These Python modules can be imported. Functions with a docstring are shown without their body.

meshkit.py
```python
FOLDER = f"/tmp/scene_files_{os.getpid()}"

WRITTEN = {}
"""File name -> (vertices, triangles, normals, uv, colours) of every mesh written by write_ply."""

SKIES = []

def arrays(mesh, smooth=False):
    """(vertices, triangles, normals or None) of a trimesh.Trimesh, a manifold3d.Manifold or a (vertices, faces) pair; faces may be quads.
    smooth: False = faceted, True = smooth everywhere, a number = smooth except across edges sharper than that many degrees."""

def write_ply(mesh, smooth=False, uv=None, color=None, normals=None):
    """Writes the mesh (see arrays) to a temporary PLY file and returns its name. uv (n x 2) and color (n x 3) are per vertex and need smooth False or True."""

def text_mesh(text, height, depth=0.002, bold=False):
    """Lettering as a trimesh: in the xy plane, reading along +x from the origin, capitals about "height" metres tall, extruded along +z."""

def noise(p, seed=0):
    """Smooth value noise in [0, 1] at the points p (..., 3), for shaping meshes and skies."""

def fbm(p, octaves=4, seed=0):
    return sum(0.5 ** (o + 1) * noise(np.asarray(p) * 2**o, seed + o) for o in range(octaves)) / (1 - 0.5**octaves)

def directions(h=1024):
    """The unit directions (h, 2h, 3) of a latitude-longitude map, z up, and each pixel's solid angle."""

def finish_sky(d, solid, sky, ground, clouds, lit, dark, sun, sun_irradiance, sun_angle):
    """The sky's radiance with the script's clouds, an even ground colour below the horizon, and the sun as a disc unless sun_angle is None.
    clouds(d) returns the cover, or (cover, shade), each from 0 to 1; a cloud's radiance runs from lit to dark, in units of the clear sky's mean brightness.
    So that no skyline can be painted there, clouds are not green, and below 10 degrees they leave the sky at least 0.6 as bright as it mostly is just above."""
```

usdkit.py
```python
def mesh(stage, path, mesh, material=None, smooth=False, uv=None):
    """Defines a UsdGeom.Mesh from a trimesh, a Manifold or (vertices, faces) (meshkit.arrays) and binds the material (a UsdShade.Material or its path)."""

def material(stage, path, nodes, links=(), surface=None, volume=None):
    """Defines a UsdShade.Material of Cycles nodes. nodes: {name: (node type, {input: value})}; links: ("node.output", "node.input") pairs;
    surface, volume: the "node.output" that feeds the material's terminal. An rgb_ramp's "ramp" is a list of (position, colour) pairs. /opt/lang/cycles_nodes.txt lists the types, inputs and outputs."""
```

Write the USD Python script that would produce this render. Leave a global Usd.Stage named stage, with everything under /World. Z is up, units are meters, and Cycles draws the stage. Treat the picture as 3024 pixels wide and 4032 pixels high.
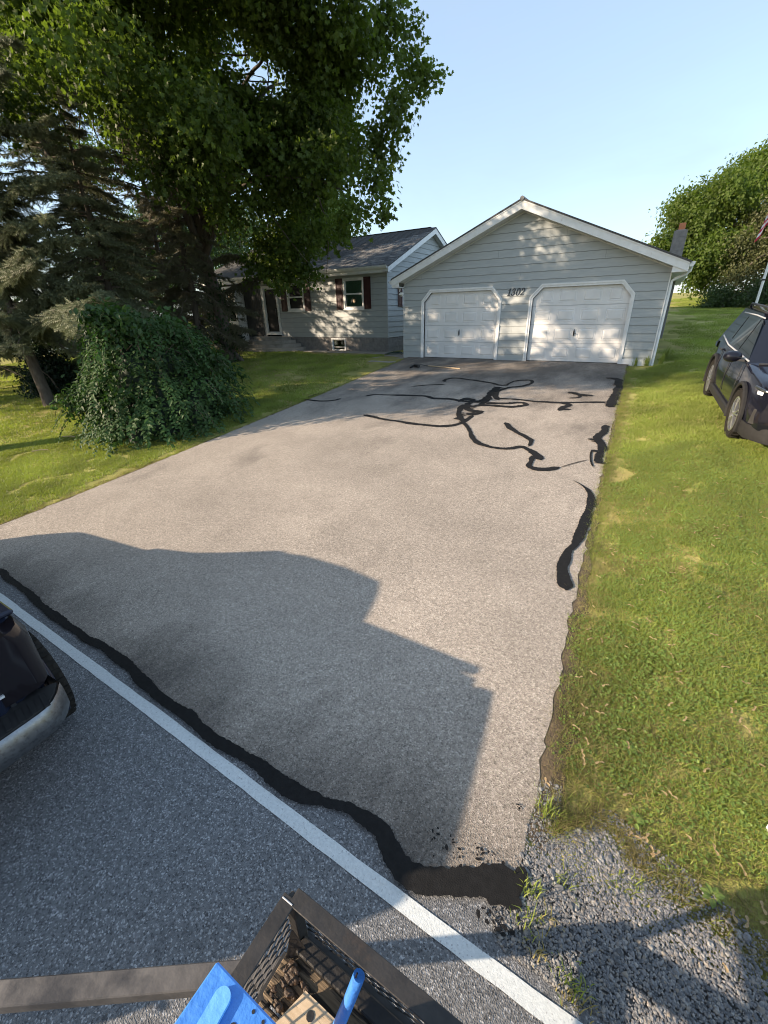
import math, random
import numpy as np, trimesh, usdkit, meshkit
import manifold3d as m3
from shapely.geometry import Polygon, LineString, Point, box as sbox
from shapely import affinity
from shapely.ops import unary_union
from pxr import Usd, UsdGeom, UsdLux, UsdShade, Sdf, Gf, Vt

stage = Usd.Stage.CreateInMemory()
UsdGeom.SetStageUpAxis(stage, 'Z')
UsdGeom.SetStageMetersPerUnit(stage, 1.0)
W = UsdGeom.Xform.Define(stage, '/World')
stage.SetDefaultPrim(W.GetPrim())

# ------------------------------------------------------------------ camera, sky, sun, exposure
CAM = np.array([8.17424, -14.94283, 1.53563])
YAW, PITCH, ROLL, FPX = math.radians(31.7462), math.radians(25.3173), math.radians(-1.3889), 1658.98
SUN_AZ, SUN_EL = math.radians(227.5), math.radians(20.4)        # azimuth from +y towards +x, of the direction to the sun
SKY_STRENGTH, SUN_INT, EXPOSURE = 0.15, 1.08, 1.34

def camera():
    fw = np.array([-math.sin(YAW)*math.cos(PITCH), math.cos(YAW)*math.cos(PITCH), -math.sin(PITCH)])
    rt = np.array([math.cos(YAW), math.sin(YAW), 0]); up = np.cross(rt, fw)
    cr, sr = math.cos(ROLL), math.sin(ROLL)
    r2, u2 = cr*rt+sr*up, -sr*rt+cr*up
    cam = UsdGeom.Camera.Define(stage, '/World/camera')
    m = Gf.Matrix4d(*[float(x) for row in ([*r2, 0], [*u2, 0], [*(-fw), 0], [*CAM, 1]) for x in row])
    cam.AddTransformOp().Set(m)
    cam.CreateHorizontalApertureAttr(36.0); cam.CreateVerticalApertureAttr(48.0)
    cam.CreateFocalLengthAttr(36.0*FPX/3024)
    cam.CreateFStopAttr(0.0); cam.CreateExposureAttr(EXPOSURE)
    cam.CreateClippingRangeAttr(Gf.Vec2f(0.05, 5000))
camera()
SUND = np.array([math.sin(SUN_AZ)*math.cos(SUN_EL), math.cos(SUN_AZ)*math.cos(SUN_EL), math.sin(SUN_EL)])
sky_m = usdkit.material(stage, '/World/Looks/sky', {
    'tc': ('texture_coordinate', {}),
    'sky': ('sky_texture', {'sky_type': 'single_scattering', 'sun_disc': False, 'sun_elevation': SUN_EL, 'sun_rotation': math.atan2(SUND[0], SUND[1]), 'altitude': 150.0, 'air_density': 1.0, 'aerosol_density': 1.0, 'ozone_density': 1.0}),
    'map': ('mapping', {'scale': (1.2, 1.2, 4.0), 'rotation': (0.3, 0.15, 0.6)}),
    'n': ('noise_texture', {'scale': 1.6, 'detail': 6.0, 'roughness': 0.55, 'distortion': 0.6}),
    'r': ('rgb_ramp', {'ramp': [(0.0, (0.55, 0.55, 0.55)), (0.42, (0.55, 0.55, 0.55)), (0.72, (0.72, 0.72, 0.72)), (1.0, (0.8, 0.8, 0.8))]}),
    'mx': ('mix', {'color2': (1.52, 1.92, 2.42)}),
    'bg': ('background_shader', {'strength': SKY_STRENGTH})},
    [('tc.generated', 'map.vector'), ('map.vector', 'n.vector'), ('n.fac', 'r.fac'), ('r.color', 'mx.fac'), ('sky.color', 'mx.color1'), ('mx.color', 'bg.color')], surface='bg.background')
dome = UsdLux.DomeLight.Define(stage, '/World/sky')
dome.CreateIntensityAttr(1.0)
UsdShade.MaterialBindingAPI.Apply(dome.GetPrim()).Bind(sky_m)
dome.GetPrim().SetCustomDataByKey('kind', 'structure')
sun = UsdLux.DistantLight.Define(stage, '/World/sun')
sun.CreateIntensityAttr(SUN_INT); sun.CreateAngleAttr(0.53); sun.CreateColorAttr(Gf.Vec3f(1.0, 0.80, 0.60)); sun.CreateNormalizeAttr(True)
zx = np.cross([0, 0, 1.0], SUND); zx /= np.linalg.norm(zx); zy = np.cross(SUND, zx)
sun.AddTransformOp().Set(Gf.Matrix4d(*[float(x) for row in ([*zx, 0], [*zy, 0], [*SUND, 0], [0, 0, 50, 1]) for x in row]))

# ------------------------------------------------------------------ helpers
used = {}
def path_under(parent, name):
    base = parent if isinstance(parent, str) else str(parent.GetPath())
    k = base + '/' + name
    n = used.get(k, 0); used[k] = n+1
    return k if n == 0 else f'{k}_{n:03d}'
def tag(p, label=None, cat=None, group=None, kind=None):
    p = p.GetPrim() if hasattr(p, 'GetPrim') else p
    for k, v in (('label', label), ('category', cat), ('group', group), ('kind', kind)):
        if v: p.SetCustomDataByKey(k, v)
    return p
def thing(name, label=None, cat=None, group=None, kind=None, loc=None, rz=0.0, parent='/World'):
    x = UsdGeom.Xform.Define(stage, path_under(parent, name))
    if loc is not None: x.AddTranslateOp().Set(Gf.Vec3d(*map(float, loc)))
    if rz: x.AddRotateZOp().Set(math.degrees(rz))
    return tag(x, label, cat, group, kind)
def part(parent, name, mesh, m, smooth=False, label=None, kind=None):
    p = usdkit.mesh(stage, path_under(parent, name), mesh, m, smooth=smooth)
    return tag(p, label, kind=kind)
def top(name, mesh, m, label=None, cat=None, group=None, kind=None, smooth=False):
    return tag(usdkit.mesh(stage, path_under('/World', name), mesh, m, smooth=smooth), label, cat, group, kind)
def cat_(ms): return trimesh.util.concatenate([x for x in ms if x is not None])
def tm(v, f): return trimesh.Trimesh(np.asarray(v, float), np.asarray(f, int), process=False)
def man(x):
    q = x.to_mesh(); return tm(q.vert_properties[:, :3], q.tri_verts)
def bx(x0, x1, y0, y1, z0, z1, ch=0.0):
    if ch <= 0:
        b = trimesh.creation.box([abs(x1-x0), abs(y1-y0), abs(z1-z0)]); b.apply_translation([(x0+x1)/2, (y0+y1)/2, (z0+z1)/2]); return b
    pts = []
    lo, hi = np.array([min(x0, x1), min(y0, y1), min(z0, z1)]), np.array([max(x0, x1), max(y0, y1), max(z0, z1)])
    for sx in (0, 1):
        for sy in (0, 1):
            for sz in (0, 1):
                c = np.where([sx, sy, sz], hi, lo); d = np.where([sx, sy, sz], -ch, ch)
                for a in range(3):
                    q = c+d; q[a] = c[a]; pts.append(q)
    return trimesh.Trimesh(pts).convex_hull
def frame_of(d, upv=(0, 0, 1)):
    d = np.asarray(d, float); d = d/np.linalg.norm(d); u = np.asarray(upv, float)
    if abs(d@u) > .98: u = np.array([1., 0, 0])
    a = np.cross(u, d); a /= np.linalg.norm(a); return d, a, np.cross(d, a)
def beam(a, b, w, h, upv=(0, 0, 1), ch=0.0):
    a, b = np.asarray(a, float), np.asarray(b, float); L = np.linalg.norm(b-a); d, s, u = frame_of(b-a, upv)
    m = bx(0, L, -w/2, w/2, -h/2, h/2, ch); T = np.eye(4); T[:3, 0], T[:3, 1], T[:3, 2], T[:3, 3] = d, s, u, a
    m.apply_transform(T); return m
def tube(pts, r, n=8, closed_ends=True):
    p = np.asarray(pts, float); r = np.broadcast_to(np.asarray(r, float), (len(p),))
    t = np.gradient(p, axis=0); t /= np.linalg.norm(t, axis=1, keepdims=True)+1e-12
    ref = np.array([0, 0, 1.0]) if abs(t[0][2]) < .9 else np.array([1.0, 0, 0])
    V = []; a = np.cross(t[0], ref); a /= np.linalg.norm(a)
    ang = np.arange(n)*2*math.pi/n
    for i in range(len(p)):
        a = a - t[i]*(a@t[i]); a /= np.linalg.norm(a); b = np.cross(t[i], a)
        V.append(p[i]+r[i]*(np.cos(ang)[:, None]*a+np.sin(ang)[:, None]*b))
    V = np.vstack(V); F = []
    for i in range(len(p)-1):
        for j in range(n):
            k = (j+1) % n; q = [i*n+j, i*n+k, (i+1)*n+k, (i+1)*n+j]; F += [[q[0], q[1], q[2]], [q[0], q[2], q[3]]]
    if closed_ends:
        V = np.vstack([V, p[0], p[-1]]); c0, c1 = len(V)-2, len(V)-1
        for j in range(n):
            k = (j+1) % n; F += [[c0, k, j], [c1, (len(p)-1)*n+j, (len(p)-1)*n+k]]
    return tm(V, F)
def cyl(c, r, h, axis=2, n=24):
    m = trimesh.creation.cylinder(r, h, sections=n)
    if axis == 0: m.apply_transform(trimesh.transformations.rotation_matrix(math.pi/2, [0, 1, 0]))
    if axis == 1: m.apply_transform(trimesh.transformations.rotation_matrix(math.pi/2, [1, 0, 0]))
    m.apply_translation(c); return m
def revolve(profile, axis=1, n=32):
    m = trimesh.creation.revolve(np.asarray(profile, float), sections=n)
    if axis == 1: m.apply_transform(trimesh.transformations.rotation_matrix(math.pi/2, [1, 0, 0]))
    return m
def extr(poly, t):
    gs = [g for g in getattr(poly, 'geoms', [poly]) if g.geom_type == 'Polygon' and g.area > 1e-5]
    return cat_([trimesh.creation.extrude_polygon(g, t, engine='earcut') for g in gs]) if gs else None
def wallmap(m, o, u, n):
    """mesh coordinates (u, z, depth outwards) of a vertical wall through o, along u, facing n"""
    v = np.array(m.vertices); o, u, n = (np.asarray(q, float) for q in (o, u, n))
    P = o + v[:, :1]*u + v[:, 1:2]*np.array([0, 0, 1.0]) + v[:, 2:3]*n
    f = np.array(m.faces)
    if np.dot(np.cross(u, [0, 0, 1.0]), n) < 0: f = f[:, ::-1]
    return tm(P, f)
def slab(poly, d0, d1, o, u, n):
    m = extr(poly, d1-d0)
    if m is None: return None
    v = m.vertices.copy(); v[:, 2] += d0; m.vertices = v
    return wallmap(m, o, u, n)

# ------------------------------------------------------------------ materials
NM = [0]
def pm(name, c1, c2=None, scale=6.0, rough=0.6, spec=0.5, metal=0.0, bump=0.0, bscale=60.0, coat=0.0, detail=5.0, island=0.0, lo=0.35, hi=0.65, r2=None, stretch=None, c3=None, c3s=1.0, c3r=(0.55, 0.75)):
    nodes = {'p': ('principled_bsdf', {'roughness': rough, 'metallic': metal, 'specular_ior_level': spec, 'coat_weight': coat, 'base_color': c1}), 'g': ('geometry', {})}
    links = []
    vec = 'g.position'
    if stretch is not None:
        nodes['mp'] = ('mapping', {'scale': stretch}); links.append(('g.position', 'mp.vector')); vec = 'mp.vector'
    col = None
    if c2 is not None:
        nodes['n'] = ('noise_texture', {'scale': scale, 'detail': detail, 'roughness': 0.6})
        nodes['r'] = ('rgb_ramp', {'ramp': [(0, c1), (lo, c1), (hi, c2), (1, c2)]})
        links += [(vec, 'n.vector'), ('n.fac', 'r.fac')]; col = 'r.color'
    if c3 is not None:
        nodes['n3'] = ('noise_texture', {'scale': c3s, 'detail': 5.0, 'roughness': 0.6})
        nodes['r3'] = ('rgb_ramp', {'ramp': [(0, (0, 0, 0)), (c3r[0], (0, 0, 0)), (c3r[1], (1, 1, 1)), (1, (1, 1, 1))]})
        nodes['m3'] = ('mix', {'color1': c1, 'color2': c3})
        links += [(vec, 'n3.vector'), ('n3.fac', 'r3.fac'), ('r3.color', 'm3.fac')] + ([(col, 'm3.color1')] if col else []); col = 'm3.color'
    if island:
        nodes['ir'] = ('map_range', {'from_min': 0.0, 'from_max': 1.0, 'to_min': 1-island, 'to_max': 1+island})
        nodes['hs'] = ('hsv', {'color': c1})
        links += [('g.random_per_island', 'ir.value'), ('ir.result', 'hs.value')] + ([(col, 'hs.color')] if col else []); col = 'hs.color'
    if col: links.append((col, 'p.base_color'))
    if r2 is not None:
        nodes['nr'] = ('noise_texture', {'scale': scale*1.7, 'detail': 4.0}); nodes['rr'] = ('map_range', {'from_min': 0.3, 'from_max': 0.7, 'to_min': rough, 'to_max': r2, 'clamp': True})
        links += [(vec, 'nr.vector'), ('nr.fac', 'rr.value'), ('rr.result', 'p.roughness')]
    if bump:
        nodes['bn'] = ('noise_texture', {'scale': bscale, 'detail': 3.0}); nodes['b'] = ('bump', {'strength': 1.0, 'distance': bump})
        links += [(vec, 'bn.vector'), ('bn.fac', 'b.height'), ('b.normal', 'p.normal')]
    return usdkit.material(stage, '/World/Looks/'+name, nodes, links, surface='p.BSDF')

def leaf_mat(name, c1, c2, trans=0.35, rough=0.5, var=0.35, tcol=None, scale=0.5, yellow=None, yfrac=0.04, spec=0.4):
    tcol = tcol or tuple(min(1, x*2.2) for x in c2)
    ramp = [(0, c1), (0.75, c2), (1-yfrac-0.005, c2)] + ([(1-yfrac, yellow), (1, yellow)] if yellow else [(1, c2)])
    nodes = {'g': ('geometry', {}), 'r': ('rgb_ramp', {'ramp': ramp}), 'n': ('noise_texture', {'scale': scale, 'detail': 3.0}),
             'mr': ('map_range', {'from_min': 0.3, 'from_max': 0.7, 'to_min': 1-var, 'to_max': 1+var}), 'hs': ('hsv', {}),
             'tr': ('mix', {'mix_type': 'multiply', 'fac': 1.0, 'color2': tcol}),
             'p': ('principled_bsdf', {'roughness': rough, 'specular_ior_level': spec}), 't': ('translucent_bsdf', {}), 'm': ('mix_closure', {'fac': trans}),
             'th': ('hsv', {'saturation': 1.15, 'value': 2.0})}
    links = [('g.random_per_island', 'r.fac'), ('g.position', 'n.vector'), ('n.fac', 'mr.value'), ('mr.result', 'hs.value'), ('r.color', 'hs.color'), ('hs.color', 'p.base_color'),
             ('hs.color', 'th.color'), ('th.color', 't.color'), ('p.BSDF', 'm.closure1'), ('t.BSDF', 'm.closure2')]
    nodes.pop('tr')
    return usdkit.material(stage, '/World/Looks/'+name, nodes, links, surface='m.closure')

def asphalt_mat(name, dark, mid, light, cell=110.0, big=0.6, bigv=0.2, stain=None, streak=False, rough=0.85):
    nodes = {'g': ('geometry', {}), 'v': ('voronoi_texture', {'scale': cell, 'feature': 'f1'}), 'w': ('separate_color', {}),
             'r': ('rgb_ramp', {'ramp': [(0, dark), (0.3, mid), (0.8, mid), (0.93, light), (1, light)]}),
             'n': ('noise_texture', {'scale': big, 'detail': 6.0, 'roughness': 0.65}), 'mr': ('map_range', {'from_min': 0.3, 'from_max': 0.7, 'to_min': 1-bigv, 'to_max': 1+bigv, 'clamp': True}),
             'hs': ('hsv', {}), 'b': ('bump', {'strength': 0.8, 'distance': 0.004}), 'n2': ('noise_texture', {'scale': 34.0, 'detail': 6.0, 'roughness': 0.75}),
             'mr2': ('map_range', {'from_min': 0.35, 'from_max': 0.65, 'to_min': 0.74, 'to_max': 1.26}), 'mm': ('math', {'math_type': 'multiply'}),
             'p': ('principled_bsdf', {'roughness': rough, 'specular_ior_level': 0.35})}
    links = [('g.position', 'v.vector'), ('v.color', 'w.color'), ('w.r', 'r.fac'), ('g.position', 'n.vector'), ('n.fac', 'mr.value'), ('g.position', 'n2.vector'), ('n2.fac', 'mr2.value'), ('mr.result', 'mm.value1'), ('mr2.result', 'mm.value2'), ('mm.value', 'hs.value'), ('r.color', 'hs.color'),
             ('v.distance', 'b.height'), ('b.normal', 'p.normal')]
    col = 'hs.color'
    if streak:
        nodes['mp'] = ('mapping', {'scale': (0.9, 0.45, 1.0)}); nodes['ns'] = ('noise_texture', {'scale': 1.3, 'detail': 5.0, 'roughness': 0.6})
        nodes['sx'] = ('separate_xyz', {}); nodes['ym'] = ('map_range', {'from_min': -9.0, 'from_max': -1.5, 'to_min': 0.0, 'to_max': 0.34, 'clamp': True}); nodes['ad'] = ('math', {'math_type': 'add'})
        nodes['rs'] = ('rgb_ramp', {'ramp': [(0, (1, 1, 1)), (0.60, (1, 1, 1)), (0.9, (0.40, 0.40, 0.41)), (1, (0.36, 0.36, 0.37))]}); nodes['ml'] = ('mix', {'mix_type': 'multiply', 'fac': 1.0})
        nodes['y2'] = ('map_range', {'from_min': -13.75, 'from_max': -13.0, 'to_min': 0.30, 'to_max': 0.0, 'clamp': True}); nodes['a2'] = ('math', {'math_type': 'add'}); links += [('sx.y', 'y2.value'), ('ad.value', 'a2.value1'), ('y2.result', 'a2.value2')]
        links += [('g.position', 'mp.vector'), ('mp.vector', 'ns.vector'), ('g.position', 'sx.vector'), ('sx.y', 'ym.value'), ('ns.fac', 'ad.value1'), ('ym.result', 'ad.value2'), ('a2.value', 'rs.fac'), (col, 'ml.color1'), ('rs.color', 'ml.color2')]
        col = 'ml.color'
    links.append((col, 'p.base_color'))
    return usdkit.material(stage, '/World/Looks/'+name, nodes, links, surface='p.BSDF')

def glass_mat(name, tint=(0.9, 0.95, 0.95), r=0.02):
    return usdkit.material(stage, '/World/Looks/'+name, {'f': ('fresnel', {'IOR': 1.5}), 't': ('transparent_bsdf', {'color': tint}), 'g': ('glossy_bsdf', {'color': (1, 1, 1), 'roughness': r}), 'm': ('mix_closure', {})},
                           [('f.fac', 'm.fac'), ('t.BSDF', 'm.closure1'), ('g.BSDF', 'm.closure2')], surface='m.closure')

M = {}
M['siding'] = pm('siding_paint', (0.325, 0.350, 0.345), (0.37, 0.395, 0.39), 3.0, rough=0.55, bump=0.0015, bscale=25, stretch=(1, 1, 7), c3=(0.29, 0.31, 0.30), c3s=1.4, c3r=(0.58, 0.8))
M['white'] = pm('white_trim_paint', (0.72, 0.73, 0.72), (0.64, 0.65, 0.63), 5.0, rough=0.45, c3=(0.5, 0.48, 0.42), c3s=6, c3r=(0.66, 0.8))
M['gwhite'] = pm('garage_door_paint', (0.70, 0.70, 0.685), (0.62, 0.615, 0.59), 2.0, rough=0.42, bump=0.0008, bscale=80)
M['soffit'] = pm('soffit_paint', (0.55, 0.56, 0.53), (0.48, 0.49, 0.46), 3.0, rough=0.6)
M['maroon'] = pm('maroon_shutter_paint', (0.032, 0.009, 0.011), (0.045, 0.012, 0.014), 6.0, rough=0.4)
M['block'] = pm('concrete_block', (0.20, 0.19, 0.18), (0.28, 0.265, 0.25), 9.0, rough=0.9, bump=0.004, bscale=70, island=0.12)
M['mortar'] = pm('mortar', (0.30, 0.28, 0.26), (0.22, 0.21, 0.2), 12.0, rough=0.95)
M['terracotta'] = pm('terracotta', (0.42, 0.16, 0.075), (0.5, 0.2, 0.1), 10.0, rough=0.8)
M['concrete'] = pm('concrete', (0.27, 0.245, 0.21), (0.36, 0.335, 0.29), 3.0, rough=0.9, bump=0.002, bscale=90, c3=(0.16, 0.15, 0.12), c3s=1.6)
for i, c in enumerate([(0.12, 0.122, 0.124), (0.165, 0.166, 0.165), (0.085, 0.086, 0.09), (0.21, 0.205, 0.198)]):
    M['shingle%d' % i] = pm('asphalt_shingle_%s' % 'abcd'[i], c, tuple(x*1.3 for x in c), 40.0, rough=0.95, bump=0.003, bscale=200, c3=(0.13, 0.12, 0.10), c3s=0.7, c3r=(0.62, 0.8))
M['roofrest'] = pm('asphalt_shingle_mix', (0.125, 0.126, 0.127), (0.17, 0.168, 0.164), 40.0, rough=0.95, island=0.5)
M['black'] = pm('black_metal', (0.012, 0.012, 0.013), rough=0.45)
M['darkint'] = pm('dark_interior', (0.01, 0.009, 0.009), rough=0.9)
M['curtain'] = pm('dark_curtain', (0.035, 0.016, 0.016), (0.02, 0.01, 0.01), 20.0, rough=0.9, stretch=(6, 1, .2))
M['blind'] = pm('window_blind', (0.30, 0.36, 0.32), (0.26, 0.32, 0.28), 5.0, rough=0.6)
M['glass'] = glass_mat('window_glass', (0.75, 0.85, 0.8))
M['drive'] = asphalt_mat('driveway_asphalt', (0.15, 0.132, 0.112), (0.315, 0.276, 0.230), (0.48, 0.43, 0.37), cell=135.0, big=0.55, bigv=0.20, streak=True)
M['road'] = asphalt_mat('road_asphalt', (0.066, 0.069, 0.073), (0.152, 0.158, 0.164), (0.33, 0.34, 0.35), cell=140.0, big=0.4, bigv=0.1)
M['seal'] = pm('crack_sealer', (0.008, 0.008, 0.008), (0.013, 0.013, 0.013), 30.0, rough=0.7, spec=0.2, bump=0.003, bscale=160, r2=0.8)
M['paintline'] = pm('road_paint', (0.62, 0.66, 0.66), (0.52, 0.56, 0.56), 60.0, rough=0.7, c3=(0.3, 0.31, 0.32), c3s=70.0, c3r=(0.60, 0.68), bump=0.002, bscale=160)
M['dirt'] = pm('dirt_edge', (0.045, 0.035, 0.025), (0.13, 0.095, 0.055), 9.0, rough=0.95, bump=0.006, bscale=60)
M['gravelbase'] = pm('gravel_base', (0.10, 0.10, 0.10), (0.16, 0.155, 0.15), 40.0, rough=0.95, bump=0.01, bscale=90)
M['stone'] = usdkit.material(stage, '/World/Looks/gravel_stone', {'o': ('object_info', {}), 'r': ('rgb_ramp', {'ramp': [(0, (.075, .08, .085)), (.4, (.13, .137, .147)), (.75, (.19, .192, .195)), (1, (.22, .195, .16))]}), 'p': ('principled_bsdf', {'roughness': 0.85})}, [('o.random', 'r.fac'), ('r.color', 'p.base_color')], surface='p.BSDF')
M['palestone'] = pm('pale_gravel_stone', (0.20, 0.20, 0.195), (0.30, 0.295, 0.28), 30.0, rough=0.85)
M['bark'] = pm('bark', (0.060, 0.048, 0.036), (0.11, 0.09, 0.07), 9.0, rough=0.95, bump=0.02, bscale=26, stretch=(1, 1, .25))
M['twig'] = pm('twig_bark', (0.10, 0.08, 0.058), (0.15, 0.12, 0.09), 9.0, rough=0.9)
M['maple'] = leaf_mat('maple_leaf', (0.066, 0.098, 0.020), (0.17, 0.20, 0.038), trans=0.45, spec=0.22, yellow=(0.30, 0.29, 0.04), yfrac=0.08, scale=0.45, var=0.4)  # yellow leaf share raised to stand in for sunlit leaves
M['spruce'] = leaf_mat('spruce_needle', (0.15, 0.168, 0.096), (0.26, 0.275, 0.16), trans=0.12, scale=0.6, var=0.35, spec=0.3)
M['sprucebrown'] = leaf_mat('spruce_needle_brown', (0.115, 0.112, 0.066), (0.21, 0.19, 0.11), trans=0.12, scale=0.6, var=0.35, spec=0.3)
M['bush'] = leaf_mat('bush_leaf', (0.044, 0.086, 0.026), (0.13, 0.195, 0.065), spec=0.25, rough=0.6, trans=0.25, scale=1.2, var=0.4, yellow=(0.16, 0.2, 0.03), yfrac=0.03)
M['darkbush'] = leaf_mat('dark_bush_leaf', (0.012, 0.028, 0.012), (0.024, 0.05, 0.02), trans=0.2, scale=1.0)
M['ivy'] = leaf_mat('ivy_leaf', (0.028, 0.06, 0.014), (0.05, 0.10, 0.02), trans=0.25, scale=1.0, yellow=(0.22, 0.2, 0.03), yfrac=0.05)
M['rtree'] = leaf_mat('sunny_tree_leaf', (0.070, 0.105, 0.018), (0.14, 0.185, 0.030), spec=0.25, trans=0.38, scale=0.5, var=0.3, yellow=(0.25, 0.24, 0.04), yfrac=0.05)
M['rtree2'] = leaf_mat('olive_tree_leaf', (0.070, 0.078, 0.026), (0.14, 0.14, 0.05), trans=0.25, scale=0.5, var=0.35)
M['rbush'] = leaf_mat('right_bush_leaf', (0.040, 0.07, 0.018), (0.075, 0.11, 0.028), trans=0.25, scale=0.8)
M['fartree'] = leaf_mat('far_tree_leaf', (0.04, 0.075, 0.018), (0.075, 0.12, 0.028), trans=0.3, scale=0.3)
M['lawn'] = pm('lawn_turf', (0.22, 0.225, 0.062), (0.38, 0.35, 0.125), 1.1, rough=0.95, spec=0.1, bump=0.02, bscale=45, detail=8.0, c3=(0.24, 0.185, 0.085), c3s=0.8, c3r=(0.50, 0.74))
M['blade'] = leaf_mat('grass_blade', (0.20, 0.245, 0.052), (0.60, 0.56, 0.19), trans=0.3, scale=0.9, var=0.32, yellow=(0.33, 0.26, 0.11), yfrac=0.10, rough=0.6)
M['bladedry'] = leaf_mat('dry_grass_blade', (0.24, 0.21, 0.085), (0.48, 0.38, 0.18), trans=0.25, scale=1.2, var=0.3, yellow=(0.36, 0.27, 0.13), yfrac=0.3, rough=0.7)
M['clover'] = leaf_mat('clover_leaf', (0.15, 0.22, 0.05), (0.32, 0.38, 0.11), trans=0.3, scale=2.0, var=0.25)
M['seed'] = leaf_mat('maple_seed_wing', (0.42, 0.31, 0.17), (0.62, 0.50, 0.30), trans=0.3, scale=3.0, var=0.25)
M['navy'] = pm('navy_car_paint', (0.006, 0.0065, 0.011), rough=0.08, spec=0.45)
M['truckpaint'] = pm('dark_blue_truck_paint', (0.006, 0.008, 0.015), rough=0.15, spec=0.4)
M['carglass'] = pm('car_glass', (0.010, 0.013, 0.014), rough=0.03, spec=0.5)
M['windshield'] = pm('windshield_glass', (0.035, 0.060, 0.065), rough=0.05, spec=0.9, coat=0.5)
M['plastic'] = pm('grey_plastic', (0.015, 0.015, 0.0155), (0.020, 0.020, 0.020), 20, rough=0.65, spec=0.25)
M['greywood'] = pm('grey_cladding', (0.05, 0.05, 0.05), (0.07, 0.07, 0.068), 9, rough=0.8)  # grey of real cladding, also the painted lap shade behind the siding
M['blackplastic'] = pm('black_plastic', (0.012, 0.012, 0.012), (0.02, 0.02, 0.02), 20, rough=0.5)
M['rubber'] = pm('tyre_rubber', (0.012, 0.011, 0.010), (0.022, 0.020, 0.017), 14.0, rough=0.9, spec=0.15)
M['alloy'] = pm('alloy_wheel', (0.52, 0.53, 0.55), rough=0.25, metal=0.9)
M['chrome'] = pm('chrome', (0.26, 0.27, 0.28), (0.20, 0.205, 0.21), 30.0, rough=0.3, metal=1.0, r2=0.45)
M['silver'] = pm('silver_trim', (0.55, 0.56, 0.57), rough=0.35, metal=0.3)
M['lens'] = pm('smoked_lamp_lens', (0.006, 0.005, 0.006), rough=0.10, spec=0.4)
M['headlens'] = pm('headlamp_lens', (0.5, 0.52, 0.55), rough=0.12, spec=0.8, coat=1.0)
M['steel'] = pm('weathered_black_steel', (0.024, 0.023, 0.022), (0.042, 0.039, 0.036), 14.0, rough=0.45, metal=0.35, r2=0.6, bump=0.001, bscale=90, c3=(0.07, 0.05, 0.035), c3s=9.0, c3r=(0.64, 0.8))
M['wornsteel'] = pm('worn_grey_steel', (0.075, 0.070, 0.066), (0.13, 0.12, 0.11), 9.0, rough=0.5, metal=0.2, c3=(0.035, 0.035, 0.037), c3s=3.0, c3r=(0.5, 0.62), bump=0.001, bscale=60)
M['tarboard'] = pm('tarry_black_board', (0.010, 0.010, 0.010), (0.022, 0.02, 0.018), 10, rough=0.5, bump=0.004, bscale=40)
M['plank'] = pm('dirty_deck_wood', (0.16, 0.115, 0.07), (0.30, 0.225, 0.14), 7.0, rough=0.85, stretch=(0.6, 8, 1), bump=0.003, bscale=30, c3=(0.018, 0.014, 0.010), c3s=7.0, c3r=(0.46, 0.56))
M['lightwood'] = pm('pale_wood', (0.50, 0.38, 0.24), (0.62, 0.49, 0.33), 12.0, rough=0.8, stretch=(1, 8, 1), c3=(0.03, 0.025, 0.02), c3s=14.0, c3r=(0.62, 0.68))
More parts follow.
